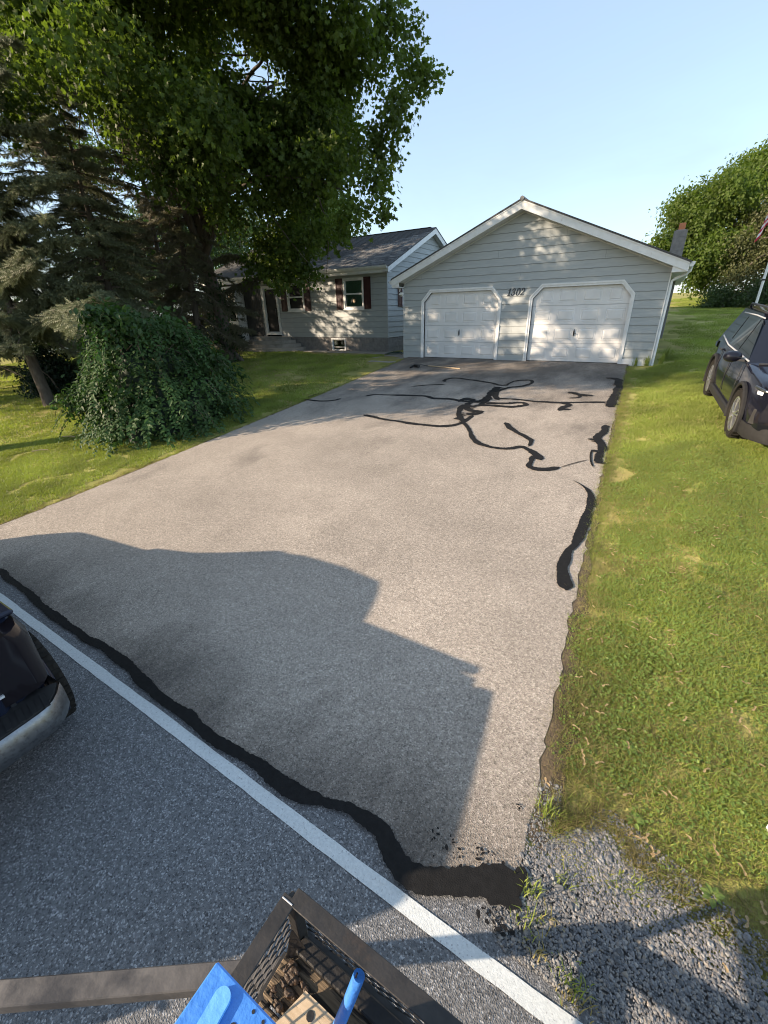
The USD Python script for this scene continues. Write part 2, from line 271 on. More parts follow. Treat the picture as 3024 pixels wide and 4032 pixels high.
M['blue'] = pm('blue_paint', (0.045, 0.19, 0.56), (0.065, 0.24, 0.66), 10.0, rough=0.38, bump=0.004, bscale=45, c3=(0.03, 0.13, 0.42), c3s=18.0, c3r=(0.62, 0.7))
M['blue2'] = pm('light_blue_paint', (0.11, 0.34, 0.72), (0.14, 0.40, 0.78), 10.0, rough=0.4, bump=0.002, bscale=60)
M['tar'] = pm('tar_debris', (0.03, 0.018, 0.01), (0.06, 0.035, 0.018), 30.0, rough=0.6, bump=0.01, bscale=60)
M['stick'] = pm('broom_wood', (0.36, 0.27, 0.17), (0.45, 0.35, 0.22), 10, rough=0.7)
M['pole'] = pm('white_pole', (0.74, 0.74, 0.72), rough=0.4)
M['flagred'] = pm('flag_red', (0.45, 0.02, 0.05), rough=0.8); M['flagwhite'] = pm('flag_white', (0.78, 0.76, 0.76), rough=0.8); M['flagblue'] = pm('flag_blue', (0.02, 0.03, 0.15), rough=0.8)
M['whitecar'] = pm('white_car_paint', (0.75, 0.76, 0.78), rough=0.25, coat=0.6)
M['screen'] = pm('insect_screen', (0.016, 0.017, 0.017), rough=0.6, spec=0.2)  # matt dark pane used instead of glass so no bright sky reflects
M['hose'] = pm('green_hose', (0.02, 0.05, 0.03), rough=0.5)
M['number'] = pm('black_number', (0.012, 0.02, 0.03), rough=0.4)

# ------------------------------------------------------------------ terrain
K = 0.09
ROAD_Z = -1.206
def base_z(y): return ROAD_Z+.035*np.logaddexp(0, (K*np.asarray(y, float)-ROAD_Z)/.035)
def H(x, y):
    x, y = np.asarray(x, float), np.asarray(y, float)
    b = base_z(y)
    far = 1.08+.05*(y-12)-.0006*np.maximum(y-34, 0)**2
    b = np.where(y > 12, np.maximum(far, -6), b)
    lf = np.clip((8.0-x)/.6, 0, 1)
    flat = np.minimum(b, -.05) + np.maximum(y-14, 0)*.012
    b = b*(1-lf)+np.where(y > -.6, np.minimum(flat, 3), b)*lf
    b = np.where((x < 8) & (y > -.6), np.minimum(b, np.where(x < 7.5, -.05+np.maximum(y-14, 0)*.012, b)), b)
    s = np.clip((x-7.95)/1.25, 0, 1); s = s*s*(3-2*s)
    b = b+s*np.interp(y, [-13.0, -10, -6.65, -3.5, 0, 5], [.0, .2, .29, .17, .06, 0])
    return b
def in_drive(x, y, m=0.0):
    l = np.interp(y, [-13.5, -7, 0], [.45, .42, .22])-m; r = np.interp(y, [-13.5, -11.5, -7.7, 0], [8.12, 8.0, 7.82, 7.5])+m
    return (x > l) & (x < r) & (y < .1) & (y > -13.5)
def under(x, y):
    return in_drive(x, y, -.3) | ((y < -13.47) & (y > -20.4) & ~((x > 8.2) & (y > -13.86))) | ((y > -13.86) & (y <= -13.47) & (x < 8.15))
rngN = np.random.default_rng(3)
def grid(xs, ys, zf):
    X, Y = np.meshgrid(xs, ys); Z = zf(X, Y); n = len(xs)
    v = np.stack([X.ravel(), Y.ravel(), Z.ravel()], 1); i = np.arange((len(ys)-1)*(n-1)); a = (i//(n-1))*n+i % (n-1)
    f = np.vstack([np.stack([a, a+1, a+n+1], 1), np.stack([a, a+n+1, a+n], 1)])
    return tm(v, f)
xs = np.concatenate([[-400, -200, -110, -70, -45, -32, -25, -20], np.arange(-17, -2, .5), np.arange(-2, 12, .1), np.arange(12, 24, .5), [26, 30, 36, 45, 60, 80, 120, 200, 400]])
ys = np.concatenate([[-400, -200, -100, -60, -40, -30, -25, -22, -21, -20.6, -20.3], np.arange(-20, -14.2, .8), np.arange(-14.2, 1.5, .1), np.arange(1.5, 16, .5), np.arange(16, 46, 2), [50, 60, 75, 100, 150, 250, 400]])
def lawn_z(x, y):
    z = H(x, y)-.012+.016*(meshkit.noise(np.stack([x*2.1, y*2.1, 0*x], -1), 5)-.5)+.02*(meshkit.noise(np.stack([x*.6, y*.6, 0*x], -1), 9)-.5)
    z = np.where((y < -13.45) & (y > -22), np.minimum(z, ROAD_Z-.004), z)
    z = np.where(in_drive(x, y, .12), np.minimum(z, H(x, y)-.008), z)
    return np.where(under(x, y), H(x, y)-.06, z)
lawn = thing('lawn', 'mown green and straw coloured lawn on both sides of the driveway', 'lawn', kind='structure')
part(lawn, 'turf', grid(xs, ys, lawn_z), M['lawn'], smooth=True)

def poly_sheet(poly, zf, step=.5, skirt=0.0):
    """a polygon as a sheet of small cells following zf"""
    x0, y0, x1, y1 = poly.bounds; V, F = [], []
    for gx in np.arange(math.floor(x0/step)*step, x1, step):
        for gy in np.arange(math.floor(y0/step)*step, y1, step):
            c = poly.intersection(sbox(gx, gy, gx+step, gy+step))
            for g in getattr(c, 'geoms', [c]):
                if g.geom_type != 'Polygon' or g.area < 1e-7: continue
                v, f = trimesh.creation.triangulate_polygon(g, engine='earcut'); n = len(V)
                V += [(a[0], a[1], 0) for a in v]; F += [[n+i for i in t] for t in f]
    V = np.array(V, float); F = np.array(F)
    V[:, 2] = zf(V[:, 0], V[:, 1])
    a = np.cross(V[F[:, 1]]-V[F[:, 0]], V[F[:, 2]]-V[F[:, 0]])[:, 2] < 0
    F[a] = F[a][:, ::-1]
    return tm(V, F)
def wob(pts, amp, f, seed):
    out = []
    r = np.random.default_rng(seed)
    for (a, b) in zip(pts[:-1], pts[1:]):
        L = math.dist(a, b); n = max(2, int(L/f))
        for t in np.arange(n)/n: out.append((a[0]+(b[0]-a[0])*t+r.normal(0, amp), a[1]+(b[1]-a[1])*t+r.normal(0, amp)))
    return out+[pts[-1]]
def ribbon(pts, w, seed):
    r = np.random.default_rng(seed); p = np.array(pts); w = np.broadcast_to(w, (len(p),)).astype(float)*.86
    s = np.concatenate([[0], np.cumsum(np.linalg.norm(np.diff(p, axis=0), axis=1))])
    n = max(6, int(s[-1]/.018)); q = np.linspace(0, s[-1], n)
    from scipy.interpolate import PchipInterpolator as PI
    X, Y, Wd = PI(s, p[:, 0])(q), PI(s, p[:, 1])(q), np.interp(q, s, w)
    t = np.stack([np.gradient(X), np.gradient(Y)], 1); t /= np.linalg.norm(t, axis=1, keepdims=True)+1e-9; nn = np.stack([-t[:, 1], t[:, 0]], 1)
    nz = lambda k: (meshkit.fbm(np.stack([q*3.1, 0*q+k, 0*q], -1), 6, seed+k)-.5)*2
    hf = lambda k: (meshkit.noise(np.stack([q*75, 0*q+k, 0*q], -1), seed+k)-.5)*.28; a = (Wd*.5*(1+.75*nz(1)+hf(7))); b = (Wd*.5*(1+.75*nz(2)+hf(8)))
    taper = np.clip(np.minimum(q, s[-1]-q)/.06, .25, 1)
    P = np.vstack([np.stack([X, Y], 1)+nn*(a*taper)[:, None], (np.stack([X, Y], 1)-nn*(b*taper)[:, None])[::-1]])
    return Polygon(P).buffer(0)
DZ = lambda x, y: base_z(y)+.007
left_e = wob([(.45, -13.72), (.42, -7), (.3, -2.5), (.22, .02)], .012, .10, 1)
right_e = wob([(7.5, .02), (7.82, -7.7), (8.0, -11.5), (8.13, -13.72)], .012, .08, 2)
CR_END = [(1.0, -13.62), (2.76, -13.74), (3.61, -13.79), (4.77, -13.79), (5.8, -13.86), (6.79, -13.85), (7.16, -13.76), (7.49, -13.82), (7.79, -13.81), (8.13, -13.64)]
drive = thing('driveway', 'worn grey asphalt driveway rising from the road to the two garage doors', 'driveway', kind='structure')
part(drive, 'asphalt', poly_sheet(Polygon([(.45, -13.6)]+left_e[1:]+right_e[:-1]+[tuple(p) for p in CR_END[::-1]]).buffer(0), DZ, .3), M['drive'])
part(drive, 'raw_edge', poly_sheet(unary_union([ribbon([(7.5, .02), (7.82, -7.7), (8.0, -11.0), (8.1, -12.4), (8.2, -13.4)], [.10, .12, .15, .26, .32], 61), ribbon([(.45, -13.46), (.42, -7), (.3, -2.5), (.22, .02)], .09, 62)]), lambda x, y: base_z(y)+.003, .3), M['dirt'])
road = thing('road', 'grey asphalt road with a white edge line', 'road', kind='structure')
part(road, 'asphalt', poly_sheet(sbox(-120, -20.3, 8.14, -13.46), lambda x, y: 0*x+ROAD_Z+.004, 20), M['road'])
part(road, 'asphalt', poly_sheet(Polygon([(8.14, -20.3), (140, -20.3), (140, -13.86)]+wob([(30, -13.86), (8.14, -13.84)], .03, .12, 5)), lambda x, y: 0*x+ROAD_Z+.004, 20), M['road'])
r_ = np.random.default_rng(11)
lx = np.arange(-60, 60, .12)
def line_poly(off, amp):
    yy = np.interp(lx, [-60, 2.5, 5.4, 7.3, 8.45, 60], [-13.2, -13.922, -13.951, -13.983, -13.996, -14.66]) ; return np.stack([lx, yy+off+r_.normal(0, amp, len(lx))], 1)
up_, dn_ = line_poly(.040, .002), line_poly(-.040, .002)
part(road, 'edge_line', poly_sheet(Polygon(list(map(tuple, up_))+list(map(tuple, dn_[::-1]))).buffer(0), lambda x, y: 0*x+ROAD_Z+.009, 4), M['paintline'])
CR = [([[0.27, -6.13], [0.78, -6.14], [1.14, -5.97], [1.22, -5.74]], 0.11), ([[0.21, -5.93], [0.23, -5.63], [0.35, -5.51]], 0.09), ([[2.64, -6.8], [3.12, -6.9], [3.69, -6.97], [4.12, -7.01], [4.58, -6.98], [4.89, -6.83], [5.0, -6.55], [5.02, -6.05]], 0.13), ([[1.76, -5.37], [1.91, -5.15], [2.39, -5.08], [2.83, -4.98], [3.27, -4.9], [3.63, -5.04], [4.0, -4.99], [4.42, -5.09], [4.78, -5.08]], 0.13), ([[2.48, -4.15], [2.77, -3.88], [3.3, -3.65]], 0.07), ([[3.17, -3.36], [3.07, -3.07], [3.28, -2.86], [3.83, -2.99], [4.44, -3.17], [4.79, -3.38], [4.98, -3.26]], 0.14), ([[4.93, -3.28], [5.1, -2.71], [5.36, -2.62], [5.5, -2.85], [5.37, -3.28], [5.06, -3.54], [4.89, -3.96], [4.97, -4.35], [5.17, -4.74]], 0.14), ([[4.79, -3.54], [4.81, -4.19], [4.94, -5.03]], 0.2), ([[4.32, -5.18], [4.43, -4.84], [4.77, -5.04], [4.85, -4.6], [4.93, -5.21], [4.73, -5.49]], 0.16), ([[4.51, -5.34], [4.62, -5.83], [4.81, -6.27], [5.02, -6.59]], 0.14), ([[4.59, -5.14], [4.87, -5.75], [5.06, -5.77], [5.01, -5.99], [4.83, -5.96]], 0.2), ([[4.84, -5.3], [5.23, -5.23], [5.57, -5.22], [5.87, -4.98], [5.76, -4.82], [5.26, -5.02], [4.93, -5.07]], 0.14), ([[5.05, -4.66], [5.52, -4.58], [6.01, -4.62], [6.51, -4.59], [6.96, -4.42], [7.45, -4.24]], 0.12), ([[6.64, -5.21], [6.66, -4.93], [6.75, -4.71], [6.46, -4.57]], 0.14), ([[6.65, -5.1], [6.85, -5.03]], 0.14), ([[6.53, -3.61], [6.7, -3.68], [6.99, -3.91]], 0.13), ([[6.63, -4.16], [6.85, -3.98], [6.59, -3.67]], 0.1), ([[7.32, -1.9], [7.49, -2.17], [7.56, -3.12], [7.56, -4.15], [7.55, -4.65]], 0.2), ([[5.02, -6.59], [5.33, -7.05], [5.49, -7.36], [5.72, -7.63], [6.04, -7.72], [6.33, -7.66], [6.48, -7.53], [6.64, -7.6], [6.79, -7.79], [6.92, -7.99]], 0.13), ([[5.81, -6.32], [6.09, -6.71], [6.41, -7.0], [6.54, -7.15], [6.58, -7.46]], 0.13), ([[6.8, -7.81], [6.78, -8.15], [6.8, -8.29], [6.9, -8.35], [7.05, -8.32], [7.24, -8.15]], 0.12), ([[7.62, -5.86], [7.63, -6.35], [7.6, -6.65], [7.7, -6.98], [7.71, -7.38], [7.75, -7.78]], 0.16), ([[7.58, -7.28], [7.61, -7.61], [7.7, -7.97]], 0.03), ([[7.26, -8.15], [7.4, -7.94], [7.58, -7.71]], 0.018), ([[7.5, -8.56], [7.65, -8.68], [7.79, -8.88], [7.84, -9.13], [7.83, -9.46], [7.84, -9.83], [7.83, -10.23], [7.79, -10.46], [7.78, -10.73], [7.82, -10.89], [7.9, -11.1]], [0.01, 0.03, 0.1, 0.11, 0.11, 0.11, 0.11, 0.12, 0.13, 0.12, 0.12]), ([[1.86, -13.68], [2.76, -13.74], [3.61, -13.79], [4.2, -13.78], [4.77, -13.79], [5.3, -13.83], [5.8, -13.86], [6.12, -13.87], [6.47, -13.85], [6.79, -13.85], [6.99, -13.81], [7.16, -13.76], [7.36, -13.76], [7.49, -13.82], [7.61, -13.86], [7.79, -13.81], [7.98, -13.7], [8.14, -13.63]], [0.13, 0.12, 0.13, 0.12, 0.12, 0.12, 0.12, 0.12, 0.13, 0.14, 0.13, 0.12, 0.12, 0.14, 0.15, 0.14, 0.15, 0.16])]
for i, (pts, w) in enumerate(CR[:-1]):
    part(drive, 'crack_seal', poly_sheet(ribbon(pts, w, 40+i), lambda x, y, i=i: DZ(x, y)+.004+.0003*i, .5), M['seal'])
part(drive, 'crack_seal', poly_sheet(unary_union([ribbon(CR[-1][0], [w_*f_ for w_, f_ in zip(CR[-1][1], np.linspace(.72, .92, len(CR[-1][1])))], 99), Polygon(wob([(7.90, -13.76), (8.04, -13.775), (8.13, -13.74), (8.165, -13.70), (8.15, -13.63), (8.17, -13.57), (8.12, -13.53), (8.09, -13.58), (8.03, -13.585), (7.96, -13.62), (7.90, -13.68)], .007, .03, 77)).buffer(0)]), lambda x, y: DZ(x, y)+.012, .5), M['seal'], label='long black sealed crack where the driveway meets the road')
for i, k in enumerate((7, 8, 9, 10, 11, 15, 17, 21)):
    rr = np.random.default_rng(170+i); L_ = LineString(CR[k][0]); bl = []
    for _ in range(9):
        p = L_.interpolate(rr.uniform(0, L_.length)); bl.append(affinity.rotate(affinity.scale(Point(p.x+rr.normal(0, .03), p.y+rr.normal(0, .03)).buffer(rr.uniform(.02, .075), 5), rr.uniform(.8, 2.4), rr.uniform(.5, 1.0)), rr.uniform(-20, 20)))
    g_ = unary_union(bl); g_ = unary_union([Polygon([(x+rr.normal(0, .006), y+rr.normal(0, .006)) for x, y in q_.exterior.coords[:-1]]).buffer(0) for q_ in getattr(g_, 'geoms', [g_])])
    part(drive, 'seal_blot', poly_sheet(g_, lambda x, y, i=i: DZ(x, y)+.0118+.0003*i, .5), M['seal'])
for i, (sx, sy, n, sp) in enumerate([(7.95, -13.60, 40, .08), (7.75, -13.64, 30, .10), (8.05, -13.25, 8, .03), (8.06, -13.82, 50, .05)]):
    rr = np.random.default_rng(70+i)
    ps = [affinity.rotate(affinity.scale(Point(sx+rr.normal(0, sp), sy+rr.normal(0, sp*.4)).buffer(abs(rr.normal(0, .004))+.0015, 2), rr.uniform(.6, 2.2), 1), rr.uniform(0, 180)) for _ in range(n)]
    part(drive, 'sealer_drip', poly_sheet(unary_union(ps), lambda x, y: DZ(x, y)+.009, .5), M['seal'])
g_edge = wob([(8.13, -13.86), (8.14, -13.5), (8.22, -13.3), (8.45, -13.12), (8.6, -13.22), (8.9, -13.33), (9.3, -13.42), (12, -13.5), (30, -13.5)], .02, .1, 8)
gravel_poly = Polygon(g_edge+[(30, -13.9), (8.14, -13.9)]).buffer(0)
grav = thing('gravel_shoulder', 'grey gravel shoulder between the road and the right lawn', 'gravel', kind='structure')
part(grav, 'gravel_bed', poly_sheet(gravel_poly, lambda x, y: 0*x+ROAD_Z+.001, .4), M['gravelbase'])
# concrete walk along the house
walk = thing('front_walk', 'concrete walk along the house front', 'walk', kind='structure')
ZW = -.045
for i, xa in enumerate(np.arange(-9.0, -1.0, 1.2)):
    part(walk, 'walk_slab', bx(xa+.006, xa+1.194, 1.35, 2.29, -.16, ZW+.003*(i % 2), .008), M['concrete'])
for i, (xa, xb, ya, yb) in enumerate([(-1.35, -.02, -.2, 1.34), (-1.35, -.02, 1.35, 2.29), (-.95, .14, -1.05, -.21)]):
    part(walk, 'walk_slab', bx(xa, xb, ya, yb, -.2, ZW-.01-.03*(i == 2), .008), M['concrete'])

# ------------------------------------------------------------------ garage
E_ = .2152
G = thing('garage', 'pale grey lap sided two door garage with white trim at the top of the driveway', 'garage')
GZ = -.03
ridge = 4.04
def groof(x): return 4.34-.4145*abs(x-ridge)       # roof top line
wall = Polygon([(0, -.12), (8.08, -.12), (8.08, groof(8.08)-.2), (ridge, 4.14), (0, groof(0)-.2)])
def dpoly(l, c, tl, tr, r): return Polygon([(l, -.2), (l, c), (tl, 2.22), (tr, 2.22), (r, c), (r, -.2)])
D1, D2 = dpoly(.714, 1.87, 1.036, 3.252, 3.578), dpoly(4.454, 1.87, 4.791, 7.008, 7.343)
fo, fu, fn = (0, 0, 0), (1, 0, 0), (0, -1, 0)
def boards(parent, region, z0, z1, o, u, n, m, t0=.006, lap=.020, joints=0, seed=0):
    r = np.random.default_rng(seed)
    k = 0
    z = z0
    while z < z1:
        x0, _, x1, _ = region.bounds
        cuts = [x0-1]+(sorted(r.uniform(x0+.6, x1-.6, joints)) if joints else [])+[x1+1]
        for ca, cb in zip(cuts[:-1], cuts[1:]):
            reg = region.intersection(sbox(ca+.0015, z+.006, cb-.0015, z+E_))  # gap added under each board so dark backing reads as lap shade
            for g in getattr(reg, 'geoms', [reg]):
                if g.geom_type != 'Polygon' or g.area < .004: continue
                mm = extr(g, 1.0); v = mm.vertices.copy(); fr = np.clip((v[:, 1]-z)/E_, 0, 1.1)
                v[:, 2] = np.where(v[:, 2] > .5, t0+lap*(1-fr)+r.uniform(-.001, .001), -.004); mm.vertices = v
                part(parent, 'siding_board', wallmap(mm, o, u, n), m)
        z += E_; k += 1
region = wall.difference(D1.buffer(-.01, join_style=2)).difference(D2.buffer(-.01, join_style=2)).intersection(sbox(-1, -.025, 9, 9))
boards(G, region, GZ, 4.3, fo, fu, fn, M['siding'], joints=1, seed=5)
hole = lambda d: d.buffer(-.10, join_style=2).union(sbox(d.bounds[0]+.10, -.3, d.bounds[2]-.10, .2))
core = wall.difference(hole(D1)).difference(hole(D2))
part(G, 'front_wall', slab(core, -.14, -.006, fo, fu, fn), M['greywood'])  # dark backing colour stands for the shadow lines between boards
part(G, 'side_wall', bx(7.94, 8.08, .141, 8.5, -.3, 2.45), M['siding']); part(G, 'side_wall', bx(0, .14, .141, 8.5, -.3, 2.45), M['siding'])
part(G, 'rear_wall', bx(0, 8.08, 8.501, 8.64, -.3, 2.45), M['siding'])
for i in range(12):
    z = GZ+E_*i
    if z+E_ < 2.45:
        part(G, 'siding_board', tm(*(lambda b: (b.vertices+np.array([0, 0, 0])+np.stack([np.where((b.vertices[:, 0] > 8.081) & (b.vertices[:, 2] < z+.05), .012, 0), 0*b.vertices[:, 0], 0*b.vertices[:, 0]], 1), b.faces))(bx(8.08, 8.088, .01, 8.4, z, z+E_+.01))), M['siding'])
part(G, 'corner_board', bx(8.07, 8.1, -.028, .05, -.02, 2.42, .003), M['white']); part(G, 'corner_board', bx(-.022, .012, -.026, .05, 0.0, 2.38, .003), M['siding'])
part(G, 'footing_block', bx(-.02, .32, -.03, .1, -.2, -.03, .006), M['block']); part(G, 'threshold', bx(.7, 7.36, -.06, .16, -.2, -.012, .006), M['concrete'])
part(G, 'base_board', bx(7.345, 8.075, -.034, -.02, -.12, .14, .004), M['white'])
def nested(x0, x1, z0, z1, prof, y0):
    V, F = [], []
    for (d, h) in prof:
        V += [(x0+d, y0-h, z0+d), (x1-d, y0-h, z0+d), (x1-d, y0-h, z1-d), (x0+d, y0-h, z1-d)]
    for k in range(len(prof)-1):
        for j in range(4):
            a, b = 4*k+j, 4*k+(j+1) % 4; F += [[a, b, b+4], [a, b+4, a+4]]
    n = 4*(len(prof)-1); F += [[n, n+1, n+2], [n, n+2, n+3]]
    return tm(V, F)
PROF = [(0, -.002), (.006, .007), (.014, .007), (.022, -.001), (.03, -.001), (.062, .013), (.064, .013)]
for di, D in enumerate((D1, D2)):
    d = thing('garage_door', parent=G)
    outer = D.intersection(sbox(0, -.03, 9, 9)); inner = hole(D).intersection(sbox(0, -.031, 9, 9))
    part(d, 'door_trim', slab(outer.difference(inner), -.13, .026, fo, fu, fn), M['white'])
    part(d, 'trim_moulding', slab(outer.difference(D.buffer(-.045, join_style=2)).intersection(sbox(0, -.03, 9, 9)), .0262, .044, fo, fu, fn), M['white'])
    x0, x1 = D.bounds[0]+.085, D.bounds[2]-.085
    zs = np.linspace(.015, 2.15, 5)
    vis = hole(D).buffer(.02, join_style=2)
    for s in range(4):
        sec = sbox(x0, zs[s]+.004, x1, zs[s+1]-.004).intersection(vis)
        part(d, 'door_section', slab(sec, -.11, -.075, fo, fu, fn), M['gwhite'])
        for p_ in range(4):
            w = (x1-x0)/4; px0, px1 = x0+w*p_+.085, x0+w*(p_+1)-.085; pz0, pz1 = zs[s]+.09, zs[s+1]-.10
            if s == 3 and p_ in (0, 3):
                pz1 -= .0; px0, px1 = (px0+.14, px1) if p_ == 0 else (px0, px1-.14)
            part(d, 'raised_panel', nested(px0, px1, pz0, pz1, PROF, .075), M['gwhite'])
    hx = (x0+x1)/2+(.0 if di == 0 else -.01)
    hz = zs[1]+.30
    hm = cat_([tube([(hx-.008, .07, hz-.1), (hx, .045, hz-.05), (hx, .04, hz+.03), (hx-.004, .07, hz+.1)], [.008, .02, .022, .007], 8)]+([beam((hx, .04, hz-.02), (hx+.09, .02, hz-.03), .012, .012)] if di else []))
    part(d, 'door_handle', hm, M['black'])
    part(d, 'weather_strip', bx(x0, x1, .07, .11, -.012, .018), M['black'])
# house number, bold slanted serif digits
def digit(ch):
    e = lambda cx, cy, rx, ry: affinity.scale(Point(cx, cy).buffer(1, 24), rx, ry)
    if ch == '1': return unary_union([sbox(.22, 0, .42, 1), sbox(.06, 0, .58, .09), Polygon([(.42, 1), (.02, .8), (.02, .72), (.3, .8)])])
    if ch == '0': return e(.38, .5, .38, .52).difference(e(.38, .5, .17, .43))
    if ch == '3':
        a = e(.32, .74, .31, .28).difference(e(.29, .74, .14, .2)); b = e(.33, .28, .35, .3).difference(e(.30, .28, .15, .22))
        return unary_union([a.difference(sbox(-.1, .42, .2, .74)), b.difference(sbox(-.1, .26, .2, .62)), e(.1, .76, .1, .08), e(.1, .2, .11, .09), sbox(.22, .46, .42, .56)])
    a = e(.36, .7, .34, .32).difference(e(.33, .7, .15, .23)).difference(sbox(-.1, .3, .24, .72)).difference(Polygon([(.0, .0), (.3, .0), (.45, .55), (.2, .6)]))
    return unary_union([a, e(.12, .74, .1, .09), Polygon([(.7, .66), (.5, .56), (.02, .12), (.02, 0), (.2, 0)]), sbox(.02, 0, .68, .15), Polygon([(.6, .1), (.72, .1), (.72, .28), (.66, .28)])])
nb = thing('house_number', parent=G, label='black house number 1302 between the garage doors')
cx = 3.735
for ch in '1302':
    g = affinity.skew(affinity.scale(digit(ch), .165, .205, origin=(0, 0)), 14, 0, origin=(0, 0)); g = affinity.translate(g, cx, 1.93)
    part(nb, 'digit', slab(g, .018, .034, fo, fu, fn), M['number']); cx += .12 if ch == '1' else .142
# roof
def sheet_roof(x0, x1, y0, y1, f, th, m, nm='roof'):
    V = []
    pr = [(x0, f(x0)), (ridge, f(ridge)), (x1, f(x1)), (x1, f(x1)-th), (ridge, f(ridge)-th), (x0, f(x0)-th)]
    return wallmap(extr(Polygon(pr), y1-y0), (0, y1, 0), fu, fn)
rf = part(G, 'roof', sheet_roof(-.30, 8.47, -.43, 9.1, lambda x: groof(x)+.05, .045, None), M['roofrest'])
part(G, 'ridge_cap', tube([(ridge, -.45, 4.375), (ridge, 9.1, 4.375)], .06, 8), M['shingle0'])
lo = lambda x: groof(x)-.205
for sgn in (-1, 1):
    xe = 8.44 if sgn > 0 else -.28
    pr = Polygon([(ridge, groof(ridge)), (xe, groof(xe)), (xe, groof(xe)-.2), (ridge, groof(ridge)-.21)])
    part(G, 'barge_board', slab(pr, .38, .405, fo, fu, fn), M['white'])
    pr2 = Polygon([(ridge, groof(ridge)+.004), (xe, groof(xe)+.004), (xe, groof(xe)-.03), (ridge, groof(ridge)-.03)])
    part(G, 'barge_edge', slab(pr2, .4055, .418, fo, fu, fn), M['white'])
    n = 11; px = np.linspace(ridge, 8.08 if sgn > 0 else 0, n+1)
    for a, b in zip(px[:-1], px[1:]):
        a2, b2 = a+(b-a)*.012, b
        q = Polygon([(a2, lo(a2)), (b2, lo(b2)), (b2, lo(b2)+.02), (a2, lo(a2)+.02)]); part(G, 'soffit_panel', slab(q, .0, .378, fo, fu, fn), M['soffit'])
    part(G, 'frieze', slab(Polygon([(ridge, lo(ridge)-.002), (px[-1], lo(px[-1])-.002), (px[-1], lo(px[-1])-.04), (ridge, lo(ridge)-.045)]), .024, .034, fo, fu, fn), M['soffit'])
    xs_, xw = (8.085, 8.44) if sgn > 0 else (-.28, -.005)
    part(G, 'eave_return', bx(xs_, xw, -.379, 8.6, groof(8.44)-.2, groof(8.44)-.175), M['white'])
    part(G, 'eave_return', bx(xs_, xw, -.378, -.36, groof(8.44)-.2, lo(8.08)+.01 if sgn > 0 else lo(0)+.01), M['white'])
    part(G, 'fascia', bx(8.425 if sgn > 0 else -.28, 8.44 if sgn > 0 else -.265, -.36, 9.0, groof(8.44)-.17, groof(8.44)+.0), M['white'])
    gx = 8.445 if sgn > 0 else -.285
    gp = Polygon([(0, 0), (.07, 0), (.11, .06), (.115, .11), (.105, .11), (.1, .065), (.065, .012), (.01, .012), (.01, .11), (0, .11)])
    gp = affinity.scale(gp, sgn, 1, origin=(0, 0)); gp = affinity.translate(gp, gx, groof(8.44)-.09)
    part(G, 'gutter', slab(gp, -8.9, .37, fo, fu, fn), M['white'])
    part(G, 'gutter', slab(affinity.translate(affinity.scale(Polygon([(0, 0), (.07, 0), (.11, .06), (.115, .11), (0, .11)]), sgn, 1, origin=(0, 0)), gx, groof(8.44)-.09), .3702, .374, fo, fu, fn), M['white'])
zt = groof(8.44)-.09
part(G, 'downspout', tube([(8.5, .12, zt), (8.5, .12, zt-.07), (8.40, .10, zt-.15), (8.2, .06, zt-.24), (8.135, .04, zt-.3), (8.135, .04, zt-.4), (8.135, .04, .02), (8.145, -.02, -.04)], .035, 8), M['white'], smooth=40)
fl = part(G, 'flood_lamp', cat_([tube([(-.13, -.05, 2.30), (-.13, -.09, 2.24), (-.12, -.12, 2.2)], .018, 8), revolve([(0, 0), (.03, 0), (.035, -.05), (.055, -.1), (.075, -.13), (.07, -.13), (0, -.1)], 1, 20).apply_transform(trimesh.transformations.translation_matrix([-.12, -.12, 2.12])), revolve([(0, 0), (.03, 0), (.06, -.06), (.055, -.06), (0, -.05)], 1, 16).apply_transform(trimesh.transformations.translation_matrix([-.05, -.1, 2.13]))]), M['white'])
chim = thing('block_chimney', 'grey concrete block chimney with orange clay flue behind the right garage eave', 'chimney')
for i in range(20):
    z0 = -.2+i*.203
    for s, (a, b, c, d_) in enumerate([(7.85, 8.047, 5.0, 5.39), (8.051, 8.248, 5.0, 5.39)] if i % 2 else [(7.85, 8.248, 5.0, 5.195), (7.85, 8.248, 5.199, 5.39)]):
        if z0 > -.1 and a < 8.04 and z0 < 2.0 and b < 8.1: continue
        part(chim, 'block', bx(a, b, c, d_, z0+.003, z0+.2, .004), M['block'])
part(chim, 'mortar_core', bx(7.857, 8.24, 5.008, 5.383, -.2, 3.85), M['mortar'])
part(chim, 'clay_flue', bx(7.955, 8.15, 5.08, 5.3, 3.85, 4.08, .01), M['terracotta']); part(chim, 'mortar_cap', bx(7.9, 8.2, 5.04, 5.35, 3.84, 3.885, .015), M['mortar'])

